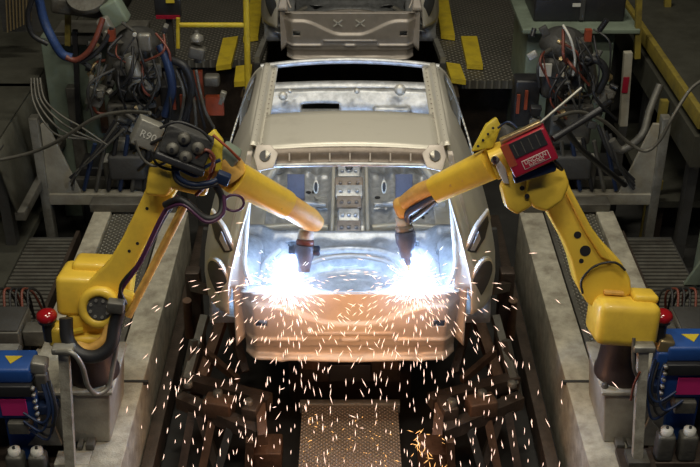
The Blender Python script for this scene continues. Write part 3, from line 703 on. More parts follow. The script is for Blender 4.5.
    for k in range(4): MB().bx(s*2.22, s*2.58, 6.3+k*.44, 6.35+k*.44, 0, .38).build('tray_leg', 'fixture', tr)
    for k in range(2):
        jb = thing('junction_box', ['upper grimy connector box with bundled leads', 'lower grimy connector box with round sockets'][k]+f' outside the {w} robot', 'electrical box', (s*2.15, 5.5, .6), 'grimy connector boxes')
        if k == 0: x0, x1, y0, y1, z0, z1 = 2.15, 2.37, 5.85, 6.15, .62, .78
        else: x0, x1, y0, y1, z0, z1 = 1.98, 2.32, 5.15, 5.42, .86, 1.0
        if s > 0 and k == 1: x0, x1, y0, y1, z0, z1 = 1.93, 2.3, 5.15, 5.42, .84, .98
        MB().bx(s*x0, s*x1, y0, y1, z0, z1, .012).build('box', 'greymd', jb)
        MB().bx(s*(x0+.01), s*(x1-.01), y0+.01, y1-.01, z1, z1+.012, .004).build('lid', 'greylt' if k else 'greydk', jb)
        MB().bx(s*(x0+.03), s*(x1-.03), y0+.03, y1-.03, 0, z0).build('stand', 'fixture', jb)
        for q in range(4):
            c = V((s*(x0+.06+q*.07), y0-.002, (z0+z1)/2-.02))
            MB().revolve(c, [(.02, 0), (.02, .01), (.013, .012)], (0, -1, 0), 12).build('socket', 'blackmt', jb)
            if k == 0:
                MB().tube([c, c+V((0, -.05, -.01)), c+V((s*.01, -.09, -.12)), c+V((s*.03*q, -.12, -.32))], .015, 8).build('lead', 'black', jb)
        if k == 0:
            MB().bx(s*(x0-.16), s*(x0-.01), y0+.04, y0+.16, z0+.02, z1-.02, .01).build('side_box', 'greymd', jb)
            for q in range(6):
                xx = x0+.02+q*.04
                MB().tube([(s*xx, y1+.02, z1-.03), (s*(xx+.01), y1+.12, z1+.06), (s*(xx-.02), y1+.24, z1-.05), (s*(xx+rnd.uniform(-.05, .05)), y1+.34, .46)], .009, 8).build('lead', ['black', 'copperhose', 'black'][q % 3], jb)

# ================================================================== WALKWAYS, FLOORS AND GUARDS BEHIND
for s in (-1, 1):
    w = 'left' if s < 0 else 'right'
    t = thing('raised_walkway', f'long grimy raised walkway along the far {w} side', 'walkway', (s*3, 8, 0), 'side walkways')
    if s > 0:
        MB().bx(2.68, 3.9, 7.6, 14, 1.46, 1.52).build('walkway_deck', 'deck', t)
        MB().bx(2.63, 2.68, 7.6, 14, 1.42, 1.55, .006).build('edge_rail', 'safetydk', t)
        MB().bx(2.62, 2.70, 7.6, 14, 1.10, 1.36).build('side_beam', 'deck', t)
        MB().bx(3.35, 3.43, 8.5, 8.6, 1.5, 2.6).build('guard_post', 'safetydk', t)
        for k in range(4): MB().bx(2.72, 2.80, 7.9+k*1.5, 8.0+k*1.5, 0, 1.46).build('leg', 'greydk', t)
    else:
        MB().bx(-4.3, -2.58, 5.0, 8.6, .40, .46).build('lower_deck', 'deck', t)
        MB().bx(-4.3, -2.66, 8.6, 8.66, .40, 1.36).build('deck_riser', 'deck', t)
        MB().bx(-3.9, -2.66, 7.4, 14, 1.30, 1.36).build('walkway_deck', 'deck', t)
        MB().sheet(lambda u, v: V((-2.66+.10*v, 7.4+6.5*u, 1.34-.55*v)), 20, 3).build('side_skirt', 'deck', t, .02)
        MB().bx(-2.58, -2.50, 7.4, 14, .74, .82, .006).build('edge_rail', 'greymd', t)
        for k in range(5): MB().bx(-2.72, -2.64, 7.5+k*1.5, 7.6+k*1.5, 0, 1.30).build('leg', 'greydk', t)
    # tread plate floor beyond
    fl = thing('tread_floor', f'diamond tread plate floor section beyond the {w} robot, top of view', 'floor plate', (s*1.4, 10, .8), 'tread floor sections')
    if s > 0: MB().bx(.90, 2.4, 9.85, 15.5, .82, .90).build('plate', 'tread', fl)
    else: MB().bx(-.85, -2.5, 10.4, 15.5, .82, .90).build('plate', 'tread', fl)
    for k in range(3): MB().bx(s*.95, s*2.3, 10.5+k*2, 10.6+k*2, 0, .82).build('support', 'fixture', fl)

# yellow kick plates (flat yellow steps) both sides
def quad_slab(name, pts, z, th, m, label, cat, group=None):
    ps = [P(px, py, z=z) for px, py in pts]
    mb = MB(); n = len(ps)
    top = [p.copy() for p in ps]; bot = [p-V((0, 0, th)) for p in ps]
    mb.loft([bot, top], True, False)
    o = mb.build(name, m); tag(o, label, cat, group); return o
ys = [([(434, -14), (446, -14), (455, 36), (441, 34)], 'tall yellow plate at the top right of the rear car body'),
      ([(461, 36), (477, 36), (483, 65), (467, 64)], 'yellow plate on the right tread floor edge, middle one'),
      ([(446, 62), (460, 64), (466, 80), (451, 78)], 'small yellow plate right of the welded car roof'),
      ([(253, -14), (265, -14), (258, 36), (243, 38)], 'tall yellow plate at the top left of the rear car body'),
      ([(223, 38), (238, 36), (231, 64), (216, 66)], 'yellow plate on the left tread floor edge, middle one'),
      ([(236, 66), (252, 64), (250, 81), (234, 82)], 'small yellow plate left of the welded car roof')]
for pts, lb in ys:
    quad_slab('yellow_plate', pts, .96, .05, 'safety', lb, 'plate', 'yellow plates beside the car line')
for s in (-1, 1):
    w = 'left' if s < 0 else 'right'
    st = MB().bx(s*.92, s*1.02, 9.5, 14, 0, .88).build('line_girder', 'fixture'); tag(st, f'dark girder under the yellow plates on the {w} of the line', 'girder', 'line girders')
    # grey jig arms between the bodies
    j = thing('locating_jig', f'slanted grey jig arm at the {w} of the gap between car bodies', 'jig', P(350+s*85, 62, z=.9), 'slanted jig arms')
    a = P(350+s*93, 60, z=1.0); b = P(350+s*82, 32, z=1.0)
    MB().bar(a, b, .05, .06).build('arm', 'greylt', j)
    MB().bar(b, b+V((-s*.14, 0, .05)), .04, .05).build('finger', 'greylt', j)
    MB().bar(a-V((0, 0, .03)), V((a.x, a.y, 0)), .06, .06, (0, 1, 0)).build('post', 'greydk', j)
gt = thing('guard_rail', 'yellow tubular guard rail standing at the left of the line', 'guard rail', P(248, 90, z=.6))
tp = P(246, -8, Y=8.6); bt = P(248, 88, Y=8.6)
MB().cyl(bt, tp, .026, n=12, sq=.5).build('post', 'safety', gt)
MB().cyl(P(180, 25, Y=8.6), P(247, 25, Y=8.6), .019, n=12, sq=.5).build('rail', 'safety', gt)
MB().cyl(P(178, 48, Y=8.6), P(178, 18, Y=8.6), .016, n=12, sq=.5).build('stub_post', 'safety', gt)
MB().cyl((bt.x, bt.y, 0), bt, .04, n=12, sq=.5).build('lower_post', 'greydk', gt)

# cabinets, posts and small things at the back right
cb = thing('grey_green_cabinet', 'grey-green steel cabinet with a wide pale shelf behind the idle right robot', 'cabinet', (2.0, 9.7, 0))
MB().bx(1.58, 2.36, 9.35, 10.2, 0, 1.62, .01).build('body', 'green', cb)
MB().bx(1.50, 2.52, 9.15, 10.3, 1.62, 1.66, .006).build('shelf_top', 'green', cb)
bb = thing('black_case', 'black equipment case on top of the grey-green cabinet', 'case', (2.0, 9.7, 1.66))
MB().bx(1.62, 2.42, 9.35, 9.95, 1.66, 1.88, .02).build('body', 'blackmt', bb)
MB().bx(1.95, 2.03, 9.342, 9.35, 1.80, 1.83).build('label_strip', 'white', bb)
MB().bx(2.02, 2.06, 9.335, 9.35, 1.68, 1.86).build('latch', 'greydk', bb)
p0 = thing('marker_post', 'pale square post with a red sticker right of the cabinet', 'post', P(624, 118, Y=8.6))
a, b = P(623, 125, Y=8.6), P(628, 52, Y=8.6)
MB().bar(a, b, .065, .06, (0, 1, 0)).build('post', 'cream', p0)
MB().bar(V((a.x, a.y, 0)), a, .06, .06, (0, 1, 0)).build('lower_post', 'greydk', p0)
MB().box(P(625.5, 85, Y=8.56), (.05, .008, .14)).build('red_sticker', 'red', p0)
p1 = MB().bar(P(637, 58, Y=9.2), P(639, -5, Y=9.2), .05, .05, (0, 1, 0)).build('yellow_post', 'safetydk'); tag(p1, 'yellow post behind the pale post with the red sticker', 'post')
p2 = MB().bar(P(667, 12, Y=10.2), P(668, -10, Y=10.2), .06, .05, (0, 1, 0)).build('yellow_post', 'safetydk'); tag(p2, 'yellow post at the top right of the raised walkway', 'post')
p3 = thing('pale_column', 'pale grey-green column at the right edge', 'column', P(694, 250, z=.2))
MB().bx(2.62, 2.80, 7.0, 7.15, 0, 1.5, .01).build('column', 'green', p3)
MB().prism([(0, 0), (.14, 0), (.14, .30)], (2.50, 6.95, .45), (1, 0, 0), (0, 0, 1), .03, .003).build('foot_gusset', 'green', p3)
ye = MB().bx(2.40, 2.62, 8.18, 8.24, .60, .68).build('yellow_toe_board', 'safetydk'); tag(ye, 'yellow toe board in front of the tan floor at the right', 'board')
tf = thing('tan_floor_panel', 'tan floor panel between the gusset and the pale column at the right', 'floor panel', (2.8, 9, .5))
MB().bx(2.56, 3.2, 8.2, 9.8, .42, .48).build('panel', 'deck', tf); MB().bx(2.6, 2.7, 8.3, 8.4, 0, .42).build('leg', 'fixture', tf)
yp = MB().bx(2.54, 2.60, 8.3, 8.36, 0, 1.35).build('yellow_upright', 'safetydk'); tag(yp, 'thin yellow upright beside the right gusset bracket', 'post')

# left green panel with pipe
gp = thing('machine_guard_panel', 'grey-green machine panel with rusty pipe behind the left robot', 'panel', (-2.1, 8.8, 0))
MB().bx(-2.60, -1.78, 8.8, 8.95, 0, 1.72, .01).build('panel', 'green', gp)
MB().bx(-2.42, -2.32, 8.7, 8.8, 0, 1.3, .01).build('upright', 'greymd', gp)
MB().prism([(-.12, -.18), (.20, -.18), (.24, .02), (.10, .20), (-.12, .24)], P(118, 90, Y=8.74), (1, 0, 0), (0, 0, 1), .10, .02).build('pale_cover', 'green', gp)
MB().tube([P(135, 61, Y=8.6), P(118, 60, Y=8.6), P(98, 62, Y=8.6), P(93, 70, Y=8.6), P(92, 90, Y=8.6), P(94, 108, Y=8.6), P(102, 114, Y=8.6), P(130, 113, Y=8.6)], .014, 8).build('pipe', 'copperhose', gp)
MB().bx(-2.17, -2.08, 8.77, 8.80, .85, 1.25).build('rust_patch', 'rust', gp)
MB().bx(-2.45, -1.7, 8.6, 9.0, 1.72, 1.80, .01).build('top_shelf', 'greymd', gp)
# dangling blue / red looms top left
def cable(name, pts, r, m, label, cat='cable'):
    o = MB().tube(pts, r, 8).build(name, m); tag(o, label, cat); return o
cable('blue_hose_bundle', [P(38, -6, Y=8.0), P(44, 20, Y=8.0), P(53, 40, Y=7.95), P(62, 54, Y=7.95), P(72, 58, Y=7.95)], .035, 'bluehose', 'blue sleeved hose bundle hanging at the top left', 'hose')
cable('red_hose', [P(103, 18, Y=8.0), P(96, 38, Y=7.95), P(88, 52, Y=7.93), P(76, 60, Y=7.93), P(66, 57, Y=7.93)], .022, 'copperhose', 'red hose sagging beside the blue hose bundle', 'hose')
cable('black_hose', [P(34, -5, Y=7.9), P(28, 14, Y=7.9), P(32, 34, Y=7.9), P(48, 44, Y=7.9)], .02, 'black', 'black hose arching left of the blue hose bundle', 'hose')
cable('black_hose', [P(112, 28, Y=8.0), P(104, 44, Y=7.98), P(92, 56, Y=7.96), P(80, 62, Y=7.95)], .02, 'black', 'black hose drooping under the red hose', 'hose')
ob = thing('overhead_drive_unit', 'green and yellow-edged drive unit at the top left behind the hoses', 'machine', P(85, 10, Y=8.7))
MB().box(P(82, 4, Y=8.5), (.45, .25, .14), rotm(0, 8, 0), .03).build('body', 'greymd', ob)
MB().revolve(P(88, -2, Y=8.35), [(.16, 0), (.17, .03), (.16, .06)], (0, -.6, .8)).build('drum', 'greymd', ob)
MB().box(P(115, 12, Y=8.3), (.16, .16, .20), rotm(0, -25, 0), .02).build('green_valve', 'green', ob)
MB().box(P(106, 26, Y=8.2), (.10, .10, .14), rotm(0, -25, 0), .02).build('coupling', 'greylt', ob)
MB().bar(P(68, 45, Y=8.6), P(68, 8, Y=8.6), .045, .04, (0, 1, 0)).build('yellow_stay', 'safetydk', ob)
MB().bar(P(79, 130, Y=8.6), P(75, 30, Y=8.6), .04, .04, (0, 1, 0)).build('stay', 'blackmt', ob)
lc = thing('red_dashed_board', 'dark control board with a red edge at the top, left of the yellow rail', 'board', P(170, 8, Y=9))
MB().box(P(168, 6, Y=8.9), (.22, .05, .18), None, .01).build('board', 'blackmt', lc)
MB().bar((P(168, 6, Y=8.95).x, 8.95, 0), P(168, 6, Y=8.95), .05, .05, (0, 1, 0)).build('post', 'greydk', lc)
MB().box(P(170, 0, Y=8.86), (.07, .01, .05)).build('yellow_sticker', 'safety', lc)
MB().box(P(168, 17, Y=8.86), (.20, .012, .03)).build('red_edge', 'red', lc)
sl = thing('slatted_vent', 'pale slatted vent panel at the top left corner', 'vent', P(18, 10, Y=9))
for k in range(8): MB().bar(P(8+k*3.2, 32-k*1.5, Y=9.2), P(6+k*3.4, -10, Y=9.2), .010, .03, (0, 1, 0)).build('slat', 'brass', sl)
MB().box(P(20, 8, Y=9.35), (.35, .04, .42)).build('backing', 'greydk', sl)

# ================================================================== IDLE MACHINES BEHIND
def idle(s):
    w = 'left' if s < 0 else 'right'
    t = thing('idle_spot_welder', f'dark idle spot welding robot crowded with hoses behind the {w} yellow robot', 'robot', (s*1.75, 8.2, 0), 'dark idle robots')
    rr = random.Random(11+s)
    def q(px, py, Y): return P(px, py, Y=Y)
    def X(px): return px if s > 0 else 700-px
    MB().bx(s*1.55, s*2.0, 8.15, 8.6, 0, .86, .02).build('base', 'greydk', t)
    MB().box(q(X(568), 118, 8.25), (.34, .30, .36), None, .03).build('lower_housing', 'greymd', t)
    MB().box(q(X(562), 75, 8.25), (.34, .28, .34), rotm(0, 6*s, 0), .05).build('upper_housing', 'greydk', t)
    MB().revolve(q(X(563), 45, 8.3), [(.02, -.1), (.15, -.06), (.19, 0), (.16, .07), (.08, .11)], (0, -.3, 1)).build('cap_housing', 'greydk', t)
    MB().cyl(q(X(583), 40, 8.2), q(X(594), 92, 8.2), .06, .05).build('gun_arm', 'greymd', t)
    MB().box(q(X(545), 70, 8.05), (.10, .02, .10)).build('pale_plate', 'white' if s > 0 else 'greylt', t)
    MB().box(q(X(604), 95, 8.1), (.13, .13, .16), rotm(0, 20, 0), .02).build('transformer', 'greylt', t)
    MB().box(q(X(588), 35, 8.0), (.05, .05, .09)).build('red_block', 'redorange', t)
    MB().box(q(X(525), 100 if s > 0 else 105, 8.2), (.20, .18, .40), None, .02).build('side_unit', 'blackmt', t)
    for k in range(2): MB().box(q(X(526 if k == 0 else 518), 100+k*4, 8.08), (.025, .02, .16)).build('orange_bar', 'redorange', t)
    # small fittings
    for k in range(40):
        px, py = rr.uniform(532, 612), rr.uniform(28, 130)
        c = q(X(px), py, 8.02+rr.uniform(-.05, .1)); kind = rr.random()
        m = rr.choice(['greymd', 'greylt', 'blackmt', 'greydk', 'brass', 'greymd'])
        if kind < .5: MB().box(c, (rr.uniform(.03, .09), .05, rr.uniform(.03, .09)), rotm(rr.uniform(-40, 40), rr.uniform(-40, 40), 0), .006).build('fitting', m, t)
        else: MB().cyl(c, c+V((rr.uniform(-.1, .1), -.03, rr.uniform(-.1, .1))), rr.uniform(.012, .028), n=10).build('cylinder', m, t)
    for k in range(22):
        px, py = rr.uniform(535, 600), rr.uniform(28, 80)
        a = q(X(px), py, 8.02); b = q(X(px+rr.uniform(-18, 25)), py+rr.uniform(20, 60), 8.0)
        mid = (a+b)/2+V((rr.uniform(-.12, .12), -.09, rr.uniform(-.05, .10)))
        MB().tube([a, mid, b], rr.uniform(.006, .013), 7).build('hose', rr.choice(['black', 'black', 'black', 'greydk', 'copperhose']), t)
    if s > 0:
        MB().tube([q(563, 25, 8.0), q(571, 40, 7.92), q(575, 60, 7.92), q(573, 75, 7.95)], .010, 8).build('white_hose', 'white', t)
        MB().tube([q(585, 58, 7.98), q(600, 62, 7.95), q(606, 75, 7.95), q(598, 92, 7.98)], .030, 10).build('thick_hose', 'black', t)
    else:
        MB().box(q(145, 42, 7.98), (.10, .06, .14), None, .02).build('white_canister', 'greylt', t)
        MB().revolve(q(135, 34, 7.96), [(.015, 0), (.015, .02)], (0, -1, 0)).build('bright_cap', 'white', t)
        MB().cyl(q(128, 55, 8.0), q(138, 80, 8.0), .05, .07).build('cast_bracket', 'greylt', t)
        MB().tube([q(160, 45, 7.98), q(168, 65, 7.93), q(172, 90, 7.95), q(165, 115, 8.0)], .035, 10).build('thick_hose', 'bluedk', t)
        MB().tube([q(172, 60, 7.98), q(186, 68, 7.93), q(192, 90, 7.95), q(185, 118, 8.0)], .030, 10).build('thick_hose', 'black', t)
    return t
idle(1); idle(-1)
# drum-and-valve stand with orange panels, left of car
t = thing('clamp_stand', 'small clamp stand with orange-red panels left of the welded car', 'stand', P(205, 110, Y=8.3))
MB().bx(-1.30, -1.12, 8.2, 8.4, 0, 1.0, .01).build('pedestal', 'greydk', t)
MB().box(P(197, 85, Y=8.15), (.10, .04, .24)).build('orange_panel', 'redorange', t)
MB().box(P(215, 105, Y=8.1), (.14, .05, .16)).build('orange_panel', 'redorange', t)
MB().box(P(212, 80, Y=8.1), (.12, .10, .09), None, .02).build('clamp_head', 'greymd', t)
MB().cyl(P(200, 62, Y=8.2), P(196, 30, Y=8.25), .045, .02).build('valve_column', 'greymd', t)
MB().box(P(197, 52, Y=8.1), (.13, .10, .10), rotm(0, 15, 0), .02).build('valve_block', 'greymd', t)
MB().revolve(P(197, 40, Y=8.1), [(.05, 0), (.05, .03), (.02, .05)]).build('valve_wheel', 'greylt', t)
for k in range(5): MB().tube([P(176+k*5, 70, Y=8.0), P(184+k*5, 95+k*3, Y=7.95), P(178+k*9, 128, Y=8.0)], .013, 7).build('hose', 'black' if k % 2 else 'greymd', t)
MB().box(P(222, 98, Y=8.1), (.05, .05, .12), rotm(0, 20, 0), .01).build('latch', 'greylt', t)

# sweeping cables
cable('sagging_cable', [P(-6, 161, Y=7.2), P(30, 153, Y=7.2), P(60, 140, Y=7.1), P(95, 118, Y=7.0), P(125, 112, Y=6.9), P(150, 113, Y=6.6)], .013, 'greymd', 'long grey cable sweeping from the left edge towards the left robot')
cable('sagging_cable', [P(556, 117, Y=6.6), P(580, 112, Y=6.8), P(605, 122, Y=6.9), P(625, 140, Y=7.0), P(645, 151, Y=7.0), P(660, 140, Y=7.0), P(672, 118, Y=7.0), P(690, 90, Y=7.1), P(706, 78, Y=7.1)], .013, 'greymd', 'long cable sagging from the red box to the right edge')
cable('sagging_cable', [P(555, 118, Y=6.6), P(566, 130, Y=6.7), P(580, 148, Y=6.9), P(600, 165, Y=7.2), P(625, 185, Y=7.6)], .022, 'black', 'thick black cable falling behind the right robot elbow')
cable('sagging_cable', [P(660, 85, Y=7.8), P(650, 110, Y=7.7), P(642, 135, Y=7.6), P(622, 150, Y=7.6), P(612, 140, Y=7.6)], .03, 'greymd', 'thick brown-grey hose bent over the right gusset')
for k in range(4):
    cable('thin_conduit', [P(31+k*3, 78, Y=7.7), P(33+k*4, 100, Y=7.6), P(44+k*6, 122-k*2, Y=7.5), P(60+k*7, 136-k*3, Y=7.5), P(92+k*5, 139+k*2, Y=7.5)], .008, 'greymd',
          ['outermost', 'second', 'third', 'innermost'][k]+' of four thin grey conduits curving down over the left gusset', 'conduit')
for k in range(4):
    cable('floor_lead', [P(115+k*3, 120+k*3, Y=7.9), P(100-k*2, 145+k*4, Y=7.9), P(84-k*3, 165+k*3, Y=7.9), P(70+k, 178+k*4, Y=7.9)], .012, ['black', 'greymd'][k % 2],
          ['topmost', 'second', 'third', 'lowest'][k]+' of four leads slanting down behind the left gusset')
for k in range(4):
    cable('floor_lead', [P(598+k*4, 125+k*3, Y=7.9), P(608+k*3, 150+k*4, Y=7.85), P(622+k*2, 168+k*4, Y=7.9), P(634, 180+k*3, Y=7.9)], .015, ['black', 'greydk'][k % 2],
          ['topmost', 'second', 'third', 'lowest'][k]+' of four leads slanting down behind the right gusset')

# dark machine masses behind the robots' elbows
for s in (-1, 1):
    w = 'left' if s < 0 else 'right'
    t = thing('hydraulic_block', f'dark hydraulic block with pipes between the {w} yellow robot and the idle one', 'machine', (s*1.75, 8.1, 0), 'dark hydraulic blocks')
    MB().bx(s*2.02, s*2.32, 8.40, 8.7, 0, .7, .02).build('body', 'blackmt', t)
    MB().box(P(350+s*222, 165, Y=8.0), (.30, .14, .22), None, .03).build('manifold', 'greydk', t)
    MB().box(P(350+s*228, 145, Y=8.1), (.10, .12, .14), None, .02).build('valve', 'greylt', t)
    for k in range(6):
        MB().cyl(P(350+s*(200+k*11), 140+rnd.uniform(-6, 6), Y=7.95), P(350+s*(206+k*12), 190, Y=7.98), .018, n=8).build('pipe', ['black', 'greymd', 'bluedk'][k % 3], t)

# ================================================================== PIT: fixtures under the car
ck = thing('checker_catwalk', 'brown checker plate catwalk in the pit below the car rear', 'catwalk', (0, 5.2, .3))
MB().bx(-.315, .315, 4.2, 5.70, .27, .30).build('plate', 'treadc', ck)
MB().bx(-.33, .33, 5.70, 5.75, .24, .315, .004).build('end_lip', 'greylt', ck)
for k in range(3): MB().bx(-.30, .30, 4.4+k*.5, 4.46+k*.5, 0, .27).build('support', 'fixture', ck)
jx = thing('jig_crossbeam', 'dark stepped jig beam across the line just below the car rear', 'beam', (0, 5.9, 0))
MB().bx(-.34, .34, 5.85, 6.05, .38, .62, .01).build('beam', 'fixture', jx)
MB().bx(-.14, .14, 5.80, 5.86, .42, .56, .01).build('recess_box', 'blackmt', jx)
MB().bx(-.42, .42, 6.05, 6.3, .0, .80, .01).build('rear_block', 'fixture', jx)
for s in (-1, 1):
    MB().bx(s*.20, s*.32, 5.82, 5.9, .50, .60, .01).build('shim', 'rust', jx)
    MB().bx(s*.40, s*.50, 5.9, 8.0, .55, .88, .01).build('rail', 'fixture', jx)
for s in (-1, 1):
    w = 'left' if s < 0 else 'right'
    def X(px, s=s): return 350+s*(px-350)
    def q(px, py, z): return P(X(px), py, z=z)
    t = thing('body_fixture', f'rusty braced holding fixture in the pit at the {w} below the car', 'fixture', (s*.9, 5.6, 0), 'rusty holding fixtures')
    MB().bar(q(514, 385, .52), q(495, 316, .80), .05, .05).build('upright', 'greymd', t)
    MB().bar(q(505, 400, .40), q(478, 320, .70), .07, .06).build('upright', 'rust', t)
    MB().bar(q(517, 380, .52), q(430, 402, .52), .08, .09).build('upper_beam', 'fixture', t)
    MB().bar(q(520, 400, .45), q(440, 434, .45), .08, .09).build('lower_beam', 'fixture', t)
    MB().box(q(481, 406, .52), (.18, .12, .12), rotm(0, 0, 14*s), .012).build('rusty_block', 'rust', t)
    MB().box(q(447, 412, .50), (.10, .16, .16), rotm(0, 0, 14*s), .012).build('end_block', 'fixture', t)
    MB().bar(q(440, 400, .5), q(437, 440, .5), .06, .08).build('link', 'rust', t)
    for k, (a0, b0) in enumerate([((508, 412), (520, 480)), ((488, 420), (500, 480)), ((470, 428), (486, 482)), ((500, 415), (478, 480)), ((450, 440), (452, 482))]):
        a = q(*a0, .42); b = q(*b0, .05)
        MB().bar(a, b, .05, .05, (0, 1, 0)).build('leg', ['fixture', 'rust', 'greydk'][k % 3], t)
    MB().bar(q(470, 318, .85), q(455, 372, .60), .05, .06).build('diagonal', 'fixture', t)
    MB().bar(q(495, 352, .6), q(462, 380, .55), .035, .05).build('brace', 'rust', t)
    for k in range(3): MB().revolve(q(512-k*30, 386+k*9, .58), [(.03, 0), (.03, .03), (.015, .035)], n=12).build('clamp_bolt', 'greymd', t)
    MB().box(q(432, 452, .2), (.18, .2, .14), None, .01).build('floor_block', 'rust', t)
    t = thing('clamp_tower', f'dark clamp tower with actuator beside the {w} rear wheel arch', 'clamp', (s*1.1, 6.4, 0), 'dark clamp towers')
    MB().bx(s*1.02, s*1.12, 6.3, 6.4, 0, .95, .01).build('column', 'fixture', t)
    MB().bar((s*1.07, 6.3, .85), (s*.93, 6.1, .95), .05, .06).build('arm', 'fixture', t)
    MB().bar((s*1.18, 6.9, .05), (s*1.05, 7.0, .9), .05, .05, (0, 1, 0)).build('strut', 'greydk', t)
    MB().cyl((s*1.12, 6.28, .45), (s*1.10, 6.2, .80), .03).build('actuator', 'rust', t)
    # carrier rail at the pit edge
    rl2 = MB().bx(s*1.22, s*1.30, 4.2, 8.4, .06, .24, .006).build('pit_side_rail', 'fixture'); tag(rl2, f'dark rail running along the {w} pit wall', 'rail', 'pit rails')
    # bar leaning from car shoulder down, lit grey
    lb_ = MB().bar(P(X(506), 340, z=.75), P(X(519), 400, z=.35), .035, .05).build('slanted_bar', 'greymd'); tag(lb_, f'thin slanted grey bar in the {w} of the pit', 'bar', 'slanted pit bars')

# ================================================================== WELD ARCS AND SPARKS
W = [P(287, 285, Y=5.37), P(415, 283, Y=5.37)]
sr = random.Random(5)
def sliver(mb, p, d, L, r):
    d = d.normalized(); u = d.orthogonal().normalized(); w = d.cross(u)
    tri = [p+(u*math.cos(a)+w*math.sin(a))*r for a in (0, 2.094, 4.189)]
    mb.add([p-d*L/2, *tri, p+d*L/2], [[0, 2, 1], [0, 3, 2], [0, 1, 3], [4, 1, 2], [4, 2, 3], [4, 3, 1]])
for i, c in enumerate(W):
    w = ('left', 'right')[i]
    t = thing('welding_arc', f'blinding blue-white {w} welding flash at the robot torch tip', 'welding arc', c, 'welding flashes')
    bm = bmesh.new(); bmesh.ops.create_icosphere(bm, subdivisions=3, radius=.024)
    mb = MB(); mb.add([v.co*(1+.12*sr.random())+c for v in bm.verts], [[v.index for v in f.verts] for f in bm.faces], True); bm.free()
    mb.build('plasma_core', 'arc', t)
    n1 = MB()
    for k in range(420):
        d = V((sr.gauss(0, 1), sr.gauss(0, 1)-.3, sr.gauss(0, 1)+.15)).normalized()
        dist = .035+abs(sr.gauss(0, .075)); L = .015+.045*sr.random()
        sliver(n1, c+d*dist, d+V((0, 0, -.1)), L, .0013)
    n1.build('hot_spray', 'spark_hot', t)['kind'] = 'stuff'
    # shower thrown out over the rear panel
    n2 = MB()
    for k in range(520):
        v = V((sr.gauss(0, 1.3), -abs(sr.gauss(.8, 1.0)), sr.gauss(.7, .8)))
        tt_ = abs(sr.gauss(.0, .16)); p = c+V((0, -.03, .0))+v*tt_+V((0, 0, -4.9))*tt_*tt_
        if p.z < .9 and p.y > 5.3: continue
        vel = v+V((0, 0, -9.8))*tt_
        # stay outside the pressed rear panel
        if p.y > 5.30 and p.z < 1.40 and abs(p.x) < .66 and p.y < 5.5: p.y = 5.29
        sliver(n2, p, vel, min(.07, .012+.012*vel.length), .0020)
    o = n2.build('thrown_sparks', 'spark'); tag(o, f'shower of sparks spraying over the rear panel from the {w} welding flash', 'sparks', None, 'stuff')
# sparks falling into the pit
fs = MB()
for k in range(520):
    x = sr.gauss(0, .52) if sr.random() < .55 else sr.choice((-1, 1))*abs(sr.gauss(.72, .30))
    if abs(x) > 1.3: continue
    Y = sr.uniform(4.7, 5.33); z = .06+1.25*sr.random()**1.25
    vel = V((sr.gauss(0, .35)+x*.25, sr.gauss(-.3, .3), -2.6-sr.random()*1.5))
    if sr.random() < .06: vel = V((sr.gauss(0, 2), sr.gauss(0, 1), sr.gauss(0, 1)))
    sliver(fs, V((x, Y, z)), vel, .028+.030*sr.random(), .0022)
o = fs.build('falling_sparks', 'spark'); tag(o, 'glowing sparks raining from the car rear into the dark pit', 'sparks', None, 'stuff')
em = MB()
for k in range(150):
    x = sr.uniform(-.3, .3); Y = 4.6+1.0*sr.random()
    if sr.random() < .6: sliver(em, V((x, Y, .312)), V((sr.gauss(0, 1), sr.gauss(0, 1), .15)), .008+.03*sr.random()**2, .0024)
for k in range(36):
    sliver(em, V((.36+sr.random()*.28, 4.8+.5*sr.random(), .35+.2*sr.random())), V((sr.gauss(0, 1), sr.gauss(0, 1), sr.gauss(0, 1))), .05, .0022)
o = em.build('bouncing_embers', 'ember'); tag(o, 'orange embers bouncing on the brown checker plate catwalk', 'sparks', None, 'stuff')

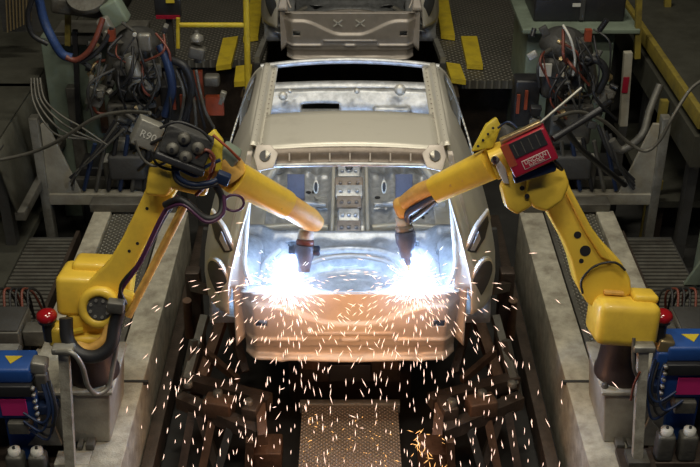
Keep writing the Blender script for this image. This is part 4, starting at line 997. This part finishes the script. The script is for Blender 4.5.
# welding fume round each arc: thin scattering smoke
for i, c in enumerate(W):
    m = bpy.data.materials.new('welding_fume'); m.use_nodes = True; N = m.node_tree.nodes; L = m.node_tree.links
    N.remove(N['Principled BSDF']); vs = N.new('ShaderNodeVolumeScatter'); vs.inputs['Color'].default_value = (.9, .93, 1, 1)
    tc = N.new('ShaderNodeTexCoord'); ln = N.new('ShaderNodeVectorMath'); ln.operation = 'LENGTH'
    L.new(tc.outputs['Object'], ln.inputs[0])
    mr = N.new('ShaderNodeMapRange'); mr.inputs['From Min'].default_value = 0; mr.inputs['From Max'].default_value = .38
    mr.inputs['To Min'].default_value = 1; mr.inputs['To Max'].default_value = 0
    L.new(ln.outputs['Value'], mr.inputs['Value'])
    pw = N.new('ShaderNodeMath'); pw.operation = 'POWER'; pw.inputs[1].default_value = 1.6; L.new(mr.outputs[0], pw.inputs[0])
    nz = N.new('ShaderNodeTexNoise'); nz.inputs['Scale'].default_value = 7; L.new(tc.outputs['Object'], nz.inputs['Vector'])
    mu = N.new('ShaderNodeMath'); mu.operation = 'MULTIPLY'; L.new(pw.outputs[0], mu.inputs[0]); L.new(nz.outputs['Fac'], mu.inputs[1])
    m2 = N.new('ShaderNodeMath'); m2.operation = 'MULTIPLY'; m2.inputs[1].default_value = 2.0; L.new(mu.outputs[0], m2.inputs[0])
    L.new(m2.outputs[0], vs.inputs['Density']); L.new(vs.outputs[0], N['Material Output'].inputs['Volume'])
    bm = bmesh.new(); bmesh.ops.create_icosphere(bm, subdivisions=3, radius=.38)
    mb = MB(); mb.add([v.co.copy() for v in bm.verts], [[v.index for v in f.verts] for f in bm.faces], True); bm.free()
    o = mb.build('welding_fume', m); o.location = c
    tag(o, 'thin pale fume lit up around the '+('left', 'right')[i]+' welding flash', 'smoke', None, 'stuff')

# ================================================================== LIGHT
def light(kind, name, loc, e, c, size=.05, rot=None, sy=None):
    l = bpy.data.lights.new(name, kind); l.energy = e; l.color = c
    if kind == 'AREA':
        l.size = size
        if sy: l.shape = 'RECTANGLE'; l.size_y = sy
    else: l.shadow_soft_size = size
    o = bpy.data.objects.new(name, l); col.objects.link(o); o.location = loc
    if rot: o.rotation_euler = [R(a) for a in rot]
    return o
for c in W:
    light('POINT', 'arc_light', c+V((0, .05, .10)), 30, (.38, .60, 1), .04)
    light('POINT', 'spark_light', V((c.x*.75, 5.06, 1.36)), 7, (1, .45, .18), .12)
light('POINT', 'spark_light', V((0, 4.95, .75)), 4, (1, .50, .22), .15)
# hall lamps high over the line
for x, y, e in ((-2.0, 3.6, 110), (2.0, 3.6, 110), (0, 7.6, 150)):
    light('AREA', 'hall_lamp', (x, y, 8), e, (1, .93, .76), 1.6, (0, 0, 0), .5)
light('AREA', 'hall_lamp', (0, 1.6, 7.5), 110, (1, .93, .78), 2.0, (25, 0, 0), .6)
wd = bpy.data.worlds.new('world'); sc.world = wd; wd.use_nodes = True
wd.node_tree.nodes['Background'].inputs[0].default_value = (.12, .22, .55, 1)
wd.node_tree.nodes['Background'].inputs[1].default_value = .10

vs_ = sc.view_settings
sc.display_settings.display_device = 'sRGB'
vs_.view_transform = 'Standard'; vs_.look = 'None'; vs_.gamma = 1; vs_.exposure = 0; vs_.use_curve_mapping = False
